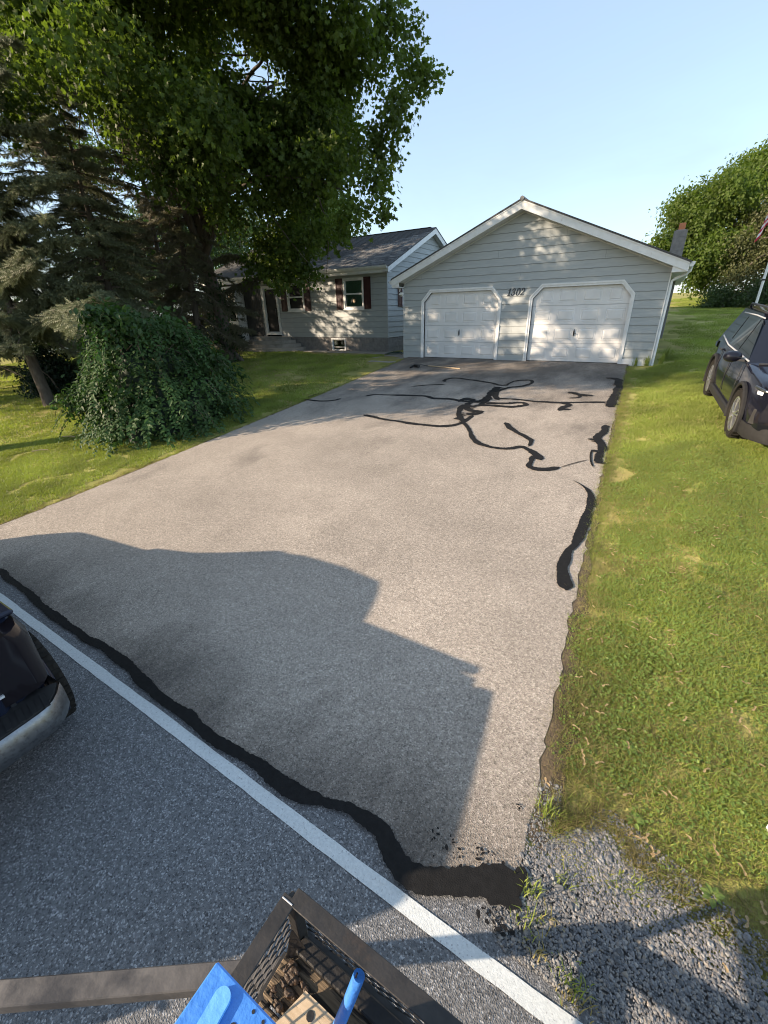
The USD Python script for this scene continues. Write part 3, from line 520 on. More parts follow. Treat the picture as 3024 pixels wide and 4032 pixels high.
# ------------------------------------------------------------------ house
Hs = thing('house', 'grey sided ranch house with maroon shutters and dark shingle roof behind the maple', 'house')
HY, HX, HL = 2.3, -2.07, -13.6
ho, hu, hn = (0, HY, 0), (1, 0, 0), (0, -1, 0)
front = sbox(-9.6, .53, HX, 3.05)
holes = [sbox(-4.35, 1.69, -3.25, 2.94), sbox(-7.73, 1.69, -6.66, 2.9), sbox(-9.4, .5, -8.33, 2.86)]
reg = front
for h_ in holes: reg = reg.difference(h_.buffer(-.02, join_style=2))
boards(Hs, reg, .53, 3.03, ho, hu, hn, M['siding'], joints=1, seed=21)
core = sbox(HL, -.12, HX, 3.05)
for h_ in holes: core = core.difference(h_.buffer(-.05, join_style=2))
core = core.difference(sbox(-5.15, -.2, -4.4, .47))
part(Hs, 'front_wall', slab(core.intersection(sbox(-20, -1, 0, .525)), -.16, -.008, ho, hu, hn), M['mortar']); part(Hs, 'sheathing', slab(core.intersection(sbox(-20, .526, 0, 9)), -.16, -.008, ho, hu, hn), M['greywood'])  # upper backing coloured dark to paint shade lines below the laps
hr = lambda y: 5.06-.411*abs(y-6.4)
side = Polygon([(HY, .53), (10.5, .53), (10.5, hr(10.5)-.2), (6.4, 4.85), (HY, hr(HY)-.2)])
so, su, sn = (HX, 0, 0), (0, 1, 0), (1, 0, 0)
boards(Hs, side.difference(sbox(3.58, 1.78, 4.3, 2.55)), .53, 4.9, so, su, sn, M['siding'], joints=0, seed=22)
part(Hs, 'side_wall', slab(Polygon([(HY+.16, -.12), (10.5, -.12), (10.5, hr(10.5)-.2), (6.4, 4.85), (HY+.16, hr(HY)-.22)]), -.15, -.006, so, su, sn), M['greywood'])  # same dark backing, painted shade between the side boards
part(Hs, 'rear_wall', bx(HL, HX-.16, 10.34, 10.5, -.1, 3.05), M['siding']); part(Hs, 'side_wall', slab(Polygon([(HY, -.12), (10.5, -.12), (10.5, 3.1), (6.4, 4.85), (HY, 3.1)]), 0, .15, (HL, 0, 0), su, (-1, 0, 0)), M['siding'])
part(Hs, 'corner_board', bx(HX-.03, HX+.026, HY-.026, HY+.03, .53, 3.03, .003), M['siding'])
# foundation blocks
bwin = sbox(-5.22, -.2, -4.36, .5)
for r in range(3):
    z0, z1 = -.08+.2*r, .115+.2*r
    for k, xa in enumerate(np.arange(-9.2-(.2 if r % 2 else 0), HX, .4)):
        xb = min(xa+.392, HX+.012); q = sbox(xa, z0, xb, z1).difference(bwin)
        for g in getattr(q, 'geoms', [q]):
            if g.geom_type == 'Polygon' and g.area > .006: part(Hs, 'block', slab(g, -.006, .012, ho, hu, hn), M['block'])
    for k, ya in enumerate(np.arange(HY+.02-(.2 if r % 2 else 0), 5.2, .4)):
        a, b = max(ya, HY-.0), ya+.392
        part(Hs, 'block', slab(sbox(a, z0, b, z1), -.006, .012, so, su, sn), M['block'])
part(Hs, 'foundation', bx(HX-.15, HX-.006, HY+.16, 10.5, -.1, .53), M['mortar'])
def rect_frame(b, w): return sbox(*b).difference(sbox(b[0]+w, b[1]+w, b[2]-w, b[3]-w))
def window(parent, b, o, u, n, inner, pane='glass'):
    w = part(parent, 'window', slab(rect_frame(b, .075), -.02, .03, o, u, n), M['white'])
    i = (b[0]+.07, b[1]+.07, b[2]-.07, b[3]-.07); mid = (i[1]+i[3])/2
    part(w, 'sash', slab(unary_union([rect_frame((i[0], i[1], i[2], mid+.02), .05), sbox(i[0], mid-.025, i[2], mid+.03)]), -.02, .002, o, u, n), M['white'])
    part(w, 'upper_sash', slab(rect_frame((i[0], mid-.02, i[2], i[3]), .045), -.045, -.022, o, u, n), M['white'])
    part(w, 'sill', slab(sbox(b[0]-.02, b[1]-.03, b[2]+.02, b[1]+.02), .031, .06, o, u, n), M['white'])
    part(w, 'pane', slab(sbox(i[0], i[1], i[2], i[3]), -.052, -.049, o, u, n), M[pane])
    for q in inner: part(w, q[0], slab(sbox(*q[1]), q[2], q[2]+.006, o, u, n), q[3])
    part(w, 'room_backing', slab(sbox(*i), -.155, -.15, o, u, n), M['darkint'])
    return w
b2 = (-4.35, 1.69, -3.25, 2.94)
slats = [('blind_slat', (-4.27, z, -3.33, z+.034), -.10+.003*(k % 2), M['blind']) for k, z in enumerate(np.arange(1.78, 2.86, .038))]
w2 = window(Hs, b2, ho, hu, hn, slats)
arc = LineString([(-3.82+.13*math.cos(t), 2.0+.17*math.sin(t)) for t in np.linspace(math.pi*1.05, -.15, 16)]).buffer(.013)
part(w2, 'rainbow_decal', slab(unary_union([arc]), -.0485, -.047, ho, hu, hn), M['black']); part(w2, 'rainbow_decal', slab(affinity.scale(Point(-3.82, 2.03).buffer(.07), 1, 1.2), -.0485, -.047, ho, hu, hn), M['stick'])
w1 = window(Hs, (-7.73, 1.69, -6.66, 2.9), ho, hu, hn, [('curtain', (-7.66, 1.76, -6.73, 2.83), -.11, M['curtain'])], 'screen')
def shutter(b, o, u, n):
    s = part(Hs, 'shutter', slab(rect_frame(b, .05), .024, .05, o, u, n), M['maroon']); m_ = (b[1]+b[3])/2
    part(s, 'shutter_field', slab(sbox(b[0]+.05, b[1]+.05, b[2]-.05, b[3]-.05), .022, .034, o, u, n), M['maroon'])
    for za, zb in ((b[1]+.09, m_-.03), (m_+.03, b[3]-.09)):
        part(s, 'shutter_panel', slab(sbox(b[0]+.09, za, b[2]-.09, zb), .0342, .044, o, u, n), M['maroon'])
for b in ((-4.74, 1.70, -4.37, 2.94), (-3.23, 1.70, -2.88, 2.94), (-8.12, 1.69, -7.76, 2.9), (-6.62, 1.69, -6.26, 2.9)): shutter(b, ho, hu, hn)
shutter((3.17, 1.77, 3.56, 2.55), so, su, sn); window(Hs, (3.58, 1.78, 4.3, 2.55), so, su, sn, [('curtain', (3.65, 1.85, 4.22, 2.5), -.11, M['blind'])])
# basement window in its well
bw = part(Hs, 'basement_window', slab(rect_frame((-5.19, -.08, -4.37, .5), .06), -.03, .03, ho, hu, hn), M['white'])
part(bw, 'sash', slab(unary_union([rect_frame((-5.13, -.02, -4.43, .44), .03), sbox(-5.13, .09, -4.43, .12)]), -.035, -.01, ho, hu, hn), M['silver'])
part(bw, 'pane', slab(sbox(-5.13, -.02, -4.43, .44), -.05, -.047, ho, hu, hn), M['glass']); part(bw, 'room_backing', slab(sbox(-5.13, -.02, -4.43, .44), -.155, -.15, ho, hu, hn), M['darkint'])
ang = np.linspace(math.pi, 2*math.pi, 20)
part(Hs, 'window_well', tube([(-4.78+.6*math.cos(a), HY-.02+.5*math.sin(a), -.035) for a in ang], .022, 6), M['greywood'])
# entry door
dr = part(Hs, 'door', slab(rect_frame((-9.4, .62, -8.33, 2.86), .11), -.03, .035, ho, hu, hn), M['white'])
part(dr, 'storm_frame', slab(unary_union([rect_frame((-9.29, .72, -8.44, 2.75), .05)]), -.03, .0, ho, hu, hn), M['white'])
part(dr, 'pane', slab(sbox(-9.29, .72, -8.44, 2.75), -.04, -.036, ho, hu, hn), M['screen']); part(dr, 'door_leaf', slab(sbox(-9.29, .72, -8.44, 2.75), -.12, -.08, ho, hu, hn), M['darkint'])
part(dr, 'handle', bx(-8.58, -8.53, HY-.06, HY-.005, 1.62, 1.82, .01), M['black'])
# bay left of the door and wood clad recess
part(Hs, 'entry_cladding', cat_([bx(-10.7+.12*i, -10.59+.12*i, HY-.04, HY-.009, .6, 3.0, .004) for i in range(10)]), M['greywood'])
bay = part(Hs, 'bay_window', slab(rect_frame((-12.1, 1.2, -10.75, 2.9), .1), -.01, .6, ho, hu, hn), M['white'])
part(bay, 'pane', slab(sbox(-12.02, 1.28, -10.83, 2.82), .5, .504, ho, hu, hn), M['glass'])
part(bay, 'mullion', slab(unary_union([sbox(-11.45, 1.28, -11.4, 2.82), sbox(-12.02, 2.0, -10.83, 2.05)]), .505, .53, ho, hu, hn), M['white'])
part(bay, 'lower_panel', slab(sbox(-12.1, .0, -10.75, 1.19), 0, .58, ho, hu, hn), M['white'])
# steps
st = thing('entry_steps', 'weathered concrete entry steps leading up to the dark front door', 'steps')
for i in range(4):
    r = 1.0+.30*i; z1 = .56-.155*i
    pts = [(-8.85+ (r+.05)*math.cos(a)*1.05, 2.27+min(0, (r)*math.sin(a)*.95)) for a in np.linspace(math.pi, 2*math.pi, 22)]
    m_ = extr(Polygon(pts), z1+.2); v = m_.vertices.copy(); v[:, 2] -= .2; m_.vertices = v
    part(st, 'step', m_, M['concrete'])
# roof with shingle tabs
RX0, RX1 = -14.0, -1.8
def roofprof(th, dz): return Polygon([(1.95, hr(1.95)+dz), (6.4, hr(6.4)+dz), (10.85, hr(10.85)+dz), (10.85, hr(10.85)+dz-th), (6.4, hr(6.4)+dz-th), (1.95, hr(1.95)+dz-th)])
part(Hs, 'roof', slab(roofprof(.05, .03), RX0, RX1+.01, (0, 0, 0), (0, 1, 0), (1, 0, 0)), M['roofrest'])
ex = .142; sl = math.hypot(1, .411); cs, sn_ = 1/sl, .411/sl
tabs = []
rs = np.random.default_rng(17)
nc = int(4.45*sl/ex)
for c in range(nc+1):
    for k in range(int((RX1-RX0)/.305)+2):
        xa = RX0+k*.305+(c % 3)*.1; xb = min(xa+.299, RX1+.02)
        if xb-xa < .05: continue
        if xb-xa > .1: xa += rs.uniform(0, .012); xb -= rs.uniform(0, .012)
        s0 = c*ex; s1 = min(s0+ex+.02, 4.45*sl)
        if s1-s0 < .03: continue
        P = lambda s, h: (1.93+s*cs-h*sn_, hr(1.93)+.031+s*sn_+h*cs)
        (y0, z0), (y1, z1), (y2, z2), (y3, z3) = P(s0, .0), P(s0, .016), P(s1, .004), P(s1, -.001)
        V = [(x, y, z) for x in (xa, xb) for (y, z) in ((y0, z0), (y1, z1), (y2, z2), (y3, z3))]
        F = [[0, 4, 5], [0, 5, 1], [1, 5, 6], [1, 6, 2], [0, 1, 2], [0, 2, 3], [4, 6, 5], [4, 7, 6]]
        tabs.append((math.dist((xa, y0), (8.2, -14.9)), tm(V, F)))
tabs.sort(key=lambda t: t[0])
for d_, t in tabs[:295]: part(Hs, 'shingle', t, M['shingle%d' % rs.choice(4, p=[.4, .3, .2, .1])])
part(Hs, 'more_shingles', cat_([t for _, t in tabs[295:]]), M['roofrest'], kind='stuff')
part(Hs, 'ridge_cap', cat_([bx(xa, min(xa+.34, RX1-.25), 6.31, 6.49, hr(6.4)+.03, hr(6.4)+.052, .01) for xa in np.arange(RX0, RX1-.4, .31)]), M['roofrest'])
for sgn in (-1, 1):
    ye = 1.95 if sgn < 0 else 10.85
    part(Hs, 'barge_board', slab(Polygon([(6.4, hr(6.4)), (ye, hr(ye)), (ye, hr(ye)-.21), (6.4, hr(6.4)-.235)]), RX1-.025, RX1, (0, 0, 0), (0, 1, 0), (1, 0, 0)), M['white'])
    part(Hs, 'gable_soffit', slab(Polygon([(6.4, hr(6.4)-.2), (ye+.0, hr(ye)-.2), (ye, hr(ye)-.18), (6.4, hr(6.4)-.18)]), HX, RX1-.026, (0, 0, 0), (0, 1, 0), (1, 0, 0)), M['soffit'])
part(Hs, 'eave_soffit', bx(HL, RX1-.03, 1.97, HY-.03, 3.03, 3.05), M['white']); part(Hs, 'fascia', bx(HL, RX1-.027, 1.95, 1.968, 3.03, 3.22), M['white'])
gp = Polygon([(1.945, 3.16), (1.87, 3.16), (1.83, 3.22), (1.825, 3.275), (1.835, 3.275), (1.845, 3.225), (1.875, 3.172), (1.935, 3.172), (1.935, 3.275), (1.945, 3.275)])
part(Hs, 'gutter', slab(gp, HL, RX1-.03, (0, 0, 0), (0, 1, 0), (1, 0, 0)), M['white'])
hose = top('garden_hose', tube([(-1.2+.35*math.cos(a)*(1-.02*a), 1.3+.55*math.sin(a)*(1-.02*a), -.03+.004*a) for a in np.linspace(0, 15, 90)], .011, 6), M['hose'], 'coiled dark green garden hose on the walk beside the garage', 'hose')

# ------------------------------------------------------------------ vegetation
def unit(a): return a/(np.linalg.norm(a, axis=-1, keepdims=True)+1e-9)
def place(tv, tf, pos, X, N, size):
    """copies of a template (tv in x along X, z along N) as one mesh"""
    X = unit(X); N = unit(N-(N*X).sum(1, keepdims=True)*X); Y = np.cross(N, X); n, k = len(pos), len(tv)
    s = np.broadcast_to(size, (n,))[:, None, None]
    V = pos[:, None]+s*(tv[None, :, 0:1]*X[:, None]+tv[None, :, 1:2]*Y[:, None]+tv[None, :, 2:3]*N[:, None])
    F = tf[None]+(np.arange(n)*k)[:, None, None]
    return tm(V.reshape(-1, 3), F.reshape(-1, 3))
def fan(poly, fold=.25, curl=-.15):
    p = np.array(poly, float); z = fold*np.abs(p[:, 1])+curl*p[:, 0]**2
    v = np.vstack([[0.35, 0, 0], np.column_stack([p, z])]); n = len(p)
    return v, np.array([[0, i+1, (i+1) % n+1] for i in range(n)])
def polar(L): return [(r*math.cos(math.radians(a)), r*math.sin(math.radians(a))) for a, r in L]
_h = [(0, 1.0), (18, .60), (44, .88), (66, .50), (100, .66), (140, .26)]
MAPLE_T = fan([(x+.3, y) for x, y in polar(_h+[(180, .2)]+[(-a, r) for a, r in _h[:0:-1]])])
OVAL_T = fan([(0, 0), (.25, .24), (.6, .26), (1, 0), (.6, -.26), (.25, -.24)], .35, -.2)
LANCE_T = fan([(0, 0), (.35, .17), (1, 0), (.35, -.17)], .4, -.25)
def crown_mesh(clumps, rng, tmpl, leaf, per=9, spacing=.07, droop=.5, shell=2.4, up=.65, spread=.12):
    P, X, N = [], [], []
    for (cx, cy, cz, rx, ry, rz, ns) in clumps:
        d = unit(rng.normal(size=(ns, 3))); r = rng.uniform(0, 1, ns)**(1/shell)
        lump = .75+.5*meshkit.noise(d*2.2+cx*3.1+cy, 4)
        A = np.array([cx, cy, cz])+d*np.array([rx, ry, rz])*(r*lump)[:, None]
        ax = unit(d*.7+np.array([0, 0, -droop])+rng.normal(size=(ns, 3))*.45)
        t = (np.arange(per)-per*.4)*spacing
        pos = A[:, None]+ax[:, None]*t[None, :, None]+rng.normal(size=(ns, per, 3))*spread
        n = unit(np.array([0, 0, up])+d[:, None]*.45+rng.normal(size=(ns, per, 3))*.55)
        h = unit(ax[:, None]*.6+np.array([0, 0, -.45])+rng.normal(size=(ns, per, 3))*.7)
        P.append(pos.reshape(-1, 3)); X.append(h.reshape(-1, 3)); N.append(n.reshape(-1, 3))
    P, X, N = np.vstack(P), np.vstack(X), np.vstack(N)
    return place(*tmpl, P, X, N, leaf*rng.uniform(.65, 1.25, len(P)))
def limb(pts, r0, r1, rng, n=8, seg=10, wob_=.06):
    from scipy.interpolate import PchipInterpolator as PI
    p = np.array(pts, float); s = np.linspace(0, 1, len(p)); q = np.linspace(0, 1, seg*(len(p)-1)+1)
    c = np.stack([PI(s, p[:, k])(q) for k in range(3)], 1)+rng.normal(size=(len(q), 3))*wob_*r0
    return tube(c, np.linspace(r0, r1, len(q)), n)

# big maple
rg = np.random.default_rng(101)
mp = thing('maple_tree', 'big dark green maple tree overhanging the house front and the lawn', 'tree')
tr = [limb([(-7.1, -2.26, -.35), (-7.15, -2.25, .1), (-7.2, -2.25, 1.5), (-7.5, -2.3, 3.6), (-7.5, -2.4, 5.6)], .30, .22, rg, 12)]
for b, t in (((-7.1, -2.2), (-6.6, -1.9)), ((-7.1, -2.3), (-7.5, -2.8)), ((-7.1, -2.2), (-6.9, -2.9)), ((-7.1, -2.2), (-7.6, -1.9))): tr.append(limb([(*b, .25), (*t, -.3)], .17, .07, rg, 7, 5))
part(mp, 'trunk', cat_(tr), M['bark'], smooth=True)
top_ = (-7.5, -2.4, 5.4)
ends = [(-7.6, -2.8, 11.5), (-4.2, -1.0, 9.0), (-1.6, -.6, 8.2), (-3.0, -2.2, 5.6), (-9.9, -4.2, 9.6), (-10.6, -1.2, 9.2), (-6.4, -5.4, 8.6), (-5.8, 1.4, 9.4), (-1.2, -1.8, 5.0), (-4.5, -5.0, 6.5), (-8.0, -6.0, 7.6)]
for e in ends:
    e = np.array(e); m_ = np.array(top_)*.45+e*.55+np.array([0, 0, .5]); st_ = np.array(top_)+np.array([0, 0, rg.uniform(-2.2, 0)])
    part(mp, 'limb', limb([st_, m_, e], rg.uniform(.10, .17), .03, rg, 8, 9, .15), M['bark'], smooth=True)
tw = []
for e in ends:
    for _ in range(7):
        a = np.array(e)*rg.uniform(.55, 1)+np.array(top_)*0; a = np.array(top_)+(np.array(e)-np.array(top_))*rg.uniform(.4, 1)+np.array([0, 0, .3]); b = a+rg.normal(size=3)*np.array([1.3, 1.3, .9])+np.array([0, 0, -.4])
        tw.append(limb([a, (a+b)/2+rg.normal(size=3)*.15, b], .03, .008, rg, 5, 5, .3))
part(mp, 'twigs', cat_(tw), M['bark'], smooth=True)
edge = [(.75, .05, 7.85, .42, .5, .35, 26), (.2, .2, 8.0, .6, .6, .5, 46), (-.6, .3, 9.2, .9, .9, .8, 120), (.0, -.5, 7.0, .6, .6, .6, 60), (-.1, -1.1, 6.2, .65, .65, .6, 60), (0, -1.75, 5.1, .5, .5, .55, 42), (.45, -2.2, 4.35, .3, .35, .4, 18), (.75, -2.33, 4.12, .16, .2, .2, 7), (-.5, -2.4, 4.3, .45, .5, .4, 34), (-1.0, -2.3, 3.95, .4, .4, .3, 24), (-1.9, -2.3, 3.95, .6, .5, .4, 44), (-3.0, -2.0, 3.7, .7, .6, .5, 60), (-3.2, -1.7, 2.95, .40, .40, .40, 30), (-3.9, -1.8, 2.75, .6, .5, .38, 40), (-2.75, -1.75, 2.75, .22, .3, .25, 12), (-4.4, -1.9, 3.1, .6, .5, .5, 44), (-4.7, -1.6, 3.7, .8, .7, .6, 70), (-5.4, -1.7, 3.2, .7, .6, .5, 55), (-3.7, -1.7, 3.3, .6, .5, .4, 40)]
for i in range(112):
    while True:
        p = np.array([rg.uniform(-14.5, -.4), rg.uniform(-8, 3.4), rg.uniform(3.9, 14.5)])
        q = (p-np.array([-7.3, -2.3, 8.4]))/np.array([7.0, 5.8, 6.2]); n_ = np.linalg.norm(q)
        if .45 < n_ < 1 and not (p[2] < 6.6 and p[0] < -5.2) and not (p[2] < 5.6 and p[0] > -3.2) and not (p[0] < -6.5 and rg.uniform() < .5): break
    edge.append((*p, *rg.uniform(.9, 1.55, 2), rg.uniform(.6, 1.0), int(rg.uniform(110, 190))))
for i in range(16):
    edge.append((rg.uniform(-4.6, -.7), rg.uniform(-2.6, 0), rg.uniform(5.3, 9), *rg.uniform(.8, 1.3, 2), rg.uniform(.6, .9), 95))
part(mp, 'crown', crown_mesh(edge, rg, MAPLE_T, .104, per=9, spacing=.08, spread=.055), M['maple'], kind='stuff')
iv = []
for k in range(900):
    h = rg.uniform(-.2, 3.2)**1; a = rg.uniform(0, 2*math.pi); r = .32-.02*h+rg.uniform(0, .22); iv.append((-7.15-.1*h+r*math.cos(a), -2.25+r*math.sin(a), h-.1, a))
iv = np.array(iv); d = np.stack([np.cos(iv[:, 3]), np.sin(iv[:, 3]), 0*iv[:, 3]], 1)
part(mp, 'ivy', place(*OVAL_T, iv[:, :3], np.array([0, 0, -1.])+rg.normal(size=d.shape)*.5, d+rg.normal(size=d.shape)*.3, rg.uniform(.09, .16, len(iv))), M['ivy'], kind='stuff')

# spruces
NT = []; NF = []
_r = np.random.default_rng(5)
for i in range(30):
    x = i/30*.95; a = i*2.4; w = .030; L = .20*(1-.4*(x > .85))
    d = np.array([.55, .83*math.cos(a), .83*math.sin(a)]); s = np.array([0, -math.sin(a), math.cos(a)])
    b = np.array([x, 0, 0]); k = len(NT); NT += [b-s*w, b+s*w, b+d*L]; NF.append([k, k+1, k+2])
for a in (0, 2.1, 4.2):
    s = np.array([0, math.cos(a), math.sin(a)])*.014; k = len(NT); NT += [np.array([0, 0, 0])+s, np.array([0, 0, 0])-s, np.array([1.05, 0, 0])]; NF.append([k, k+1, k+2])
NEEDLE = (np.array(NT), np.array(NF))
def spruce(name, label, base, lean, height, radius, z_low, m, seed, group=None, sparse=1.0, droop=.35, r_trunk=.14, extra=(), whorl=.27):
    r = np.random.default_rng(seed); s = thing(name, label, 'tree', group)
    base = np.array(base, float); axis = lambda z: base+np.array([lean[0]*z/height, lean[1]*z/height, z])
    part(s, 'trunk', tube([axis(z)+r.normal(size=3)*.01 for z in np.linspace(-.2, height, 16)], np.concatenate([[r_trunk*1.25], np.linspace(r_trunk, .015, 15)]), 10), M['bark'], smooth=True)
    B, TP, TX, TS = [], [], [], []; thick = [1.0]
    def branch(o, az, L, rise, dr):
        d = np.array([math.cos(az), math.sin(az), 0]); q = np.linspace(0, 1, 9)
        c = o+d*(L*q)[:, None]+np.array([0, 0, 1.0])*(rise*L*q-dr*L*q**1.6+.22*L*dr*2*np.clip(q-.7, 0, 1)**1.0)[:, None]
        c[1:] += r.normal(size=(8, 3))*.03*L/2
        B.append(tube(c, np.linspace(.012+.012*L, .006, 9), 5))
        side = np.array([-d[1], d[0], 0]); n2 = max(5, int(L/.052*sparse*thick[0]))
        for u in np.sort(r.uniform(.18, 1.0, n2)):
            k = min(7, int(u*8)); pt = c[k]+(c[k+1]-c[k])*(u*8-k)
            for sg in (-1, 1):
                l2 = (.10+.42*(1-abs(u-.45))*min(L, 2.2)/2.2*r.uniform(.5, 1.1))*(1.05-.45*u)*(1.25 if thick[0] > 1 else 1)
                dirn = unit(d*.55+side*sg*.8+np.array([0, 0, -.35*r.uniform(.2, 1.8)])+r.normal(size=3)*.15)
                m_ = max(1, int(l2/.15))
                for j in range(m_):
                    p0 = pt+dirn*(l2*j/m_)+np.array([0, 0, -.12*(j/m_)**2*l2]); TP.append(p0); TX.append(dirn+np.array([0, 0, -.25*j/m_])+r.normal(size=3)*.12); TS.append(r.uniform(.19, .29))
                    if r.uniform() < .75:
                        TP.append(p0); TX.append(dirn*.5+np.array([0, 0, -.6])+r.normal(size=3)*.45); TS.append(r.uniform(.11, .19))
            if r.uniform() < .5: TP.append(pt); TX.append(d+np.array([0, 0, .35])+r.normal(size=3)*.25); TS.append(r.uniform(.12, .18))
        TP.append(c[-1]); TX.append(c[-1]-c[-2]); TS.append(.2)
    z = z_low
    while z < height-.25:
        f = 1-(z-z_low*.3)/(height-z_low*.3)
        for k in range(r.integers(4, 6)):
            L = radius*max(f, .03)**.75*r.uniform(.7, 1.1)
            branch(axis(z+r.uniform(-.1, .1)), r.uniform(0, 2*math.pi), max(L, .25), .12+.35*(1-f), droop*(.6+.6*f))
        z += whorl*(.75+.5*f)
    for (o, e, dr) in extra:
        thick[0] = 2.4; o, e = np.array(o, float), np.array(e, float); v = e-o; L = math.hypot(v[0], v[1]); branch(o, math.atan2(v[1], v[0]), L, v[2]/L+dr, dr)
    part(s, 'branches', cat_(B), M['twig'], smooth=True)
    TP, TX, TS = np.array(TP), np.array(TX), np.array(TS)
    part(s, 'needles', place(*NEEDLE, TP, TX, unit(r.normal(size=TP.shape)), TS), m, kind='stuff')
    return s, len(TP)
cnt = []
cnt.append(spruce('spruce_tree', 'grey green spruce with leaning bare lower trunk left of the vine covered bush', (-7.5, -9.04, -.85), (-2.4, .5), 8.6, 3.0, 2.0, M['spruce'], 201, sparse=1.1, r_trunk=.16, whorl=.22, droop=.6,
    extra=[((-7.9, -9.0, 1.0), (-5.0, -8.9, 1.75), .25), ((-6.2, -8.95, 1.5), (-3.5, -8.5, 1.95), .2), ((-6.2, -8.9, 1.45), (-2.6, -8.4, 1.1), .5), ((-5.5, -8.9, 1.6), (-3.4, -8.9, 1.15), .45), ((-5.5, -8.8, 1.6), (-3.0, -8.1, 1.55), .4), ((-6.2, -8.95, 1.5), (-2.9, -8.95, 1.95), .25), ((-5.5, -9, 1.7), (-1.6, -9.15, 1.2), .45), ((-5.5, -9.05, 1.6), (-2.1, -9.6, .9), .5), ((-5.6, -9.0, 1.6), (-2.6, -9.2, 1.45), .4), ((-5.0, -8.9, 1.6), (-3.6, -9.2, 1.2), .5), ((-8, -9, 1.2), (-7.0, -10.2, .5), .5), ((-8, -9, 1.4), (-7.9, -10.4, .9), .4), ((-8, -9, 1.0), (-6.6, -9.9, .8), .45), ((-8.1, -9, 1.6), (-6.0, -10.0, 1.5), .4), ((-8.1, -9, 1.6), (-6.3, -8.0, 2.4), .2)]+[((-7.8-.28*z, -9.0, z), (-4.9-.1*z+.5*math.sin(z*7), -8.6+1.0*math.sin(z*5), z+.5), .45) for z in np.arange(1.7, 6.4, .36)])[1])
cnt.append(spruce('spruce_tree', 'tall dark spruce standing behind the leaning one, its trunk showing against the sky', (-9.0, -5.6, -.5), (-3.2, .6), 11.5, 3.4, 1.8, M['spruce'], 202, sparse=1.0, r_trunk=.19, whorl=.27, droop=.65)[1])
cnt.append(spruce('spruce_tree', 'brownish drooping spruce in front of the entry steps beside the maple trunk', (-7.9, -2.9, -.25), (.4, -.3), 8.2, 2.6, 1.5, M['sprucebrown'], 203, sparse=1.0, droop=.75, r_trunk=.15,
    extra=[((-7.8, -1.9, 2.2), (-5.0, -1.4, 2.9), .4), ((-7.8, -1.9, 1.9), (-5.9, -1.6, 1.5), .5), ((-7.8, -2.0, 1.2), (-5.9, -1.9, .9), .35), ((-7.8, -2.0, .9), (-6.1, -2.2, .4), .4), ((-8, -2, 3.4), (-5.6, -1.5, 3.5), .4)])[1])
cnt.append(spruce('spruce_tree', 'tall spruce deep in the shade behind the maple and the brownish spruce', (-11.5, -1.5, -.2), (0, 0), 11.0, 3.4, 1.0, M['sprucebrown'], 205, sparse=.9, whorl=.3)[1])

cnt.append(spruce('spruce_tree', 'dense spruce filling the left edge behind the leaning spruce', (-13.0, -8.6, -.8), (-.5, .3), 9.5, 3.3, .9, M['spruce'], 206, sparse=.8, whorl=.3)[1])
cnt.append(spruce('spruce_tree', 'drooping grey green spruce between the leaning spruce and the maple', (-7.6, -6.2, -.55), (-.5, .2), 8.5, 2.7, 1.3, M['spruce'], 207, sparse=1.1, whorl=.25, droop=.6)[1])

# vine covered bush with hanging leafy strands
rb_ = np.random.default_rng(301)
bush = thing('vine_bush', 'rounded bush draped with hanging leafy vines left of the driveway', 'bush')
BC, BR = np.array([-1.75, -8.9, -.95]), np.array([1.4, 1.5, 2.3])
def bsurf(th, ph):
    d = np.stack([np.cos(th)*np.cos(ph), np.sin(th)*np.cos(ph), np.sin(ph)], -1)
    k = .72+.42*meshkit.noise(d*2.3+7, 3)+.30*meshkit.noise(d*5+3, 8)
    return BC+d*BR*k[..., None], d
P_, X_, N_, S_, ST = [], [], [], [], []
for i in range(560):
    th, ph = rb_.uniform(0, 2*math.pi), math.asin(rb_.uniform(.12, 1)); p, d = bsurf(np.array(th), np.array(ph)); L = rb_.uniform(.3, .85); n = int(L/.045); vel = np.array([d[0], d[1], .25])*.5; q = p.copy(); pts = [q.copy()]
    tang = np.array([-d[1], d[0], 0]); big = rb_.uniform() < .22
    for j in range(n):
        vel = vel*.9+np.array([d[0]*.05, d[1]*.05, -.11])+rb_.normal(size=3)*.04; q = q+unit(vel)*.045; pts.append(q.copy())
        if q[2] < H(q[0], q[1])+.03: break
        sd = 1 if j % 2 else -1
        P_.append(q); X_.append(unit(vel)*.6+tang*sd*.8+d*.3+rb_.normal(size=3)*.25); N_.append(d*.6+np.array([0, 0, .8])+rb_.normal(size=3)*.3); S_.append(rb_.uniform(.06, .095)*(1.6 if big else 1))
    if i % 3 == 0 and len(pts) > 3: ST.append(tube(pts[::3] if len(pts) > 9 else pts, .004, 3))
for i in range(8500):
    th, ph = rb_.uniform(0, 2*math.pi), math.asin(rb_.uniform(-.02, 1)); p, d = bsurf(np.array(th), np.array(ph)); p = p-d*rb_.uniform(0, .35)
    if p[2] < H(p[0], p[1]): continue
    P_.append(p); X_.append(d*.4+np.array([0, 0, -.4])+rb_.normal(size=3)*.6); N_.append(d*.7+np.array([0, 0, .6])+rb_.normal(size=3)*.4); S_.append(rb_.uniform(.06, .15))
part(bush, 'stems', cat_(ST+[limb([BC+np.array([rb_.normal(0, .25), rb_.normal(0, .25), 0]), BC+np.array([rb_.normal(0, .5), rb_.normal(0, .5), 1.2]), BC+np.array([rb_.normal(0, .8), rb_.normal(0, .8), 2.0])], .03, .01, rb_, 6, 6) for _ in range(14)]), M['twig'])
bcl = []
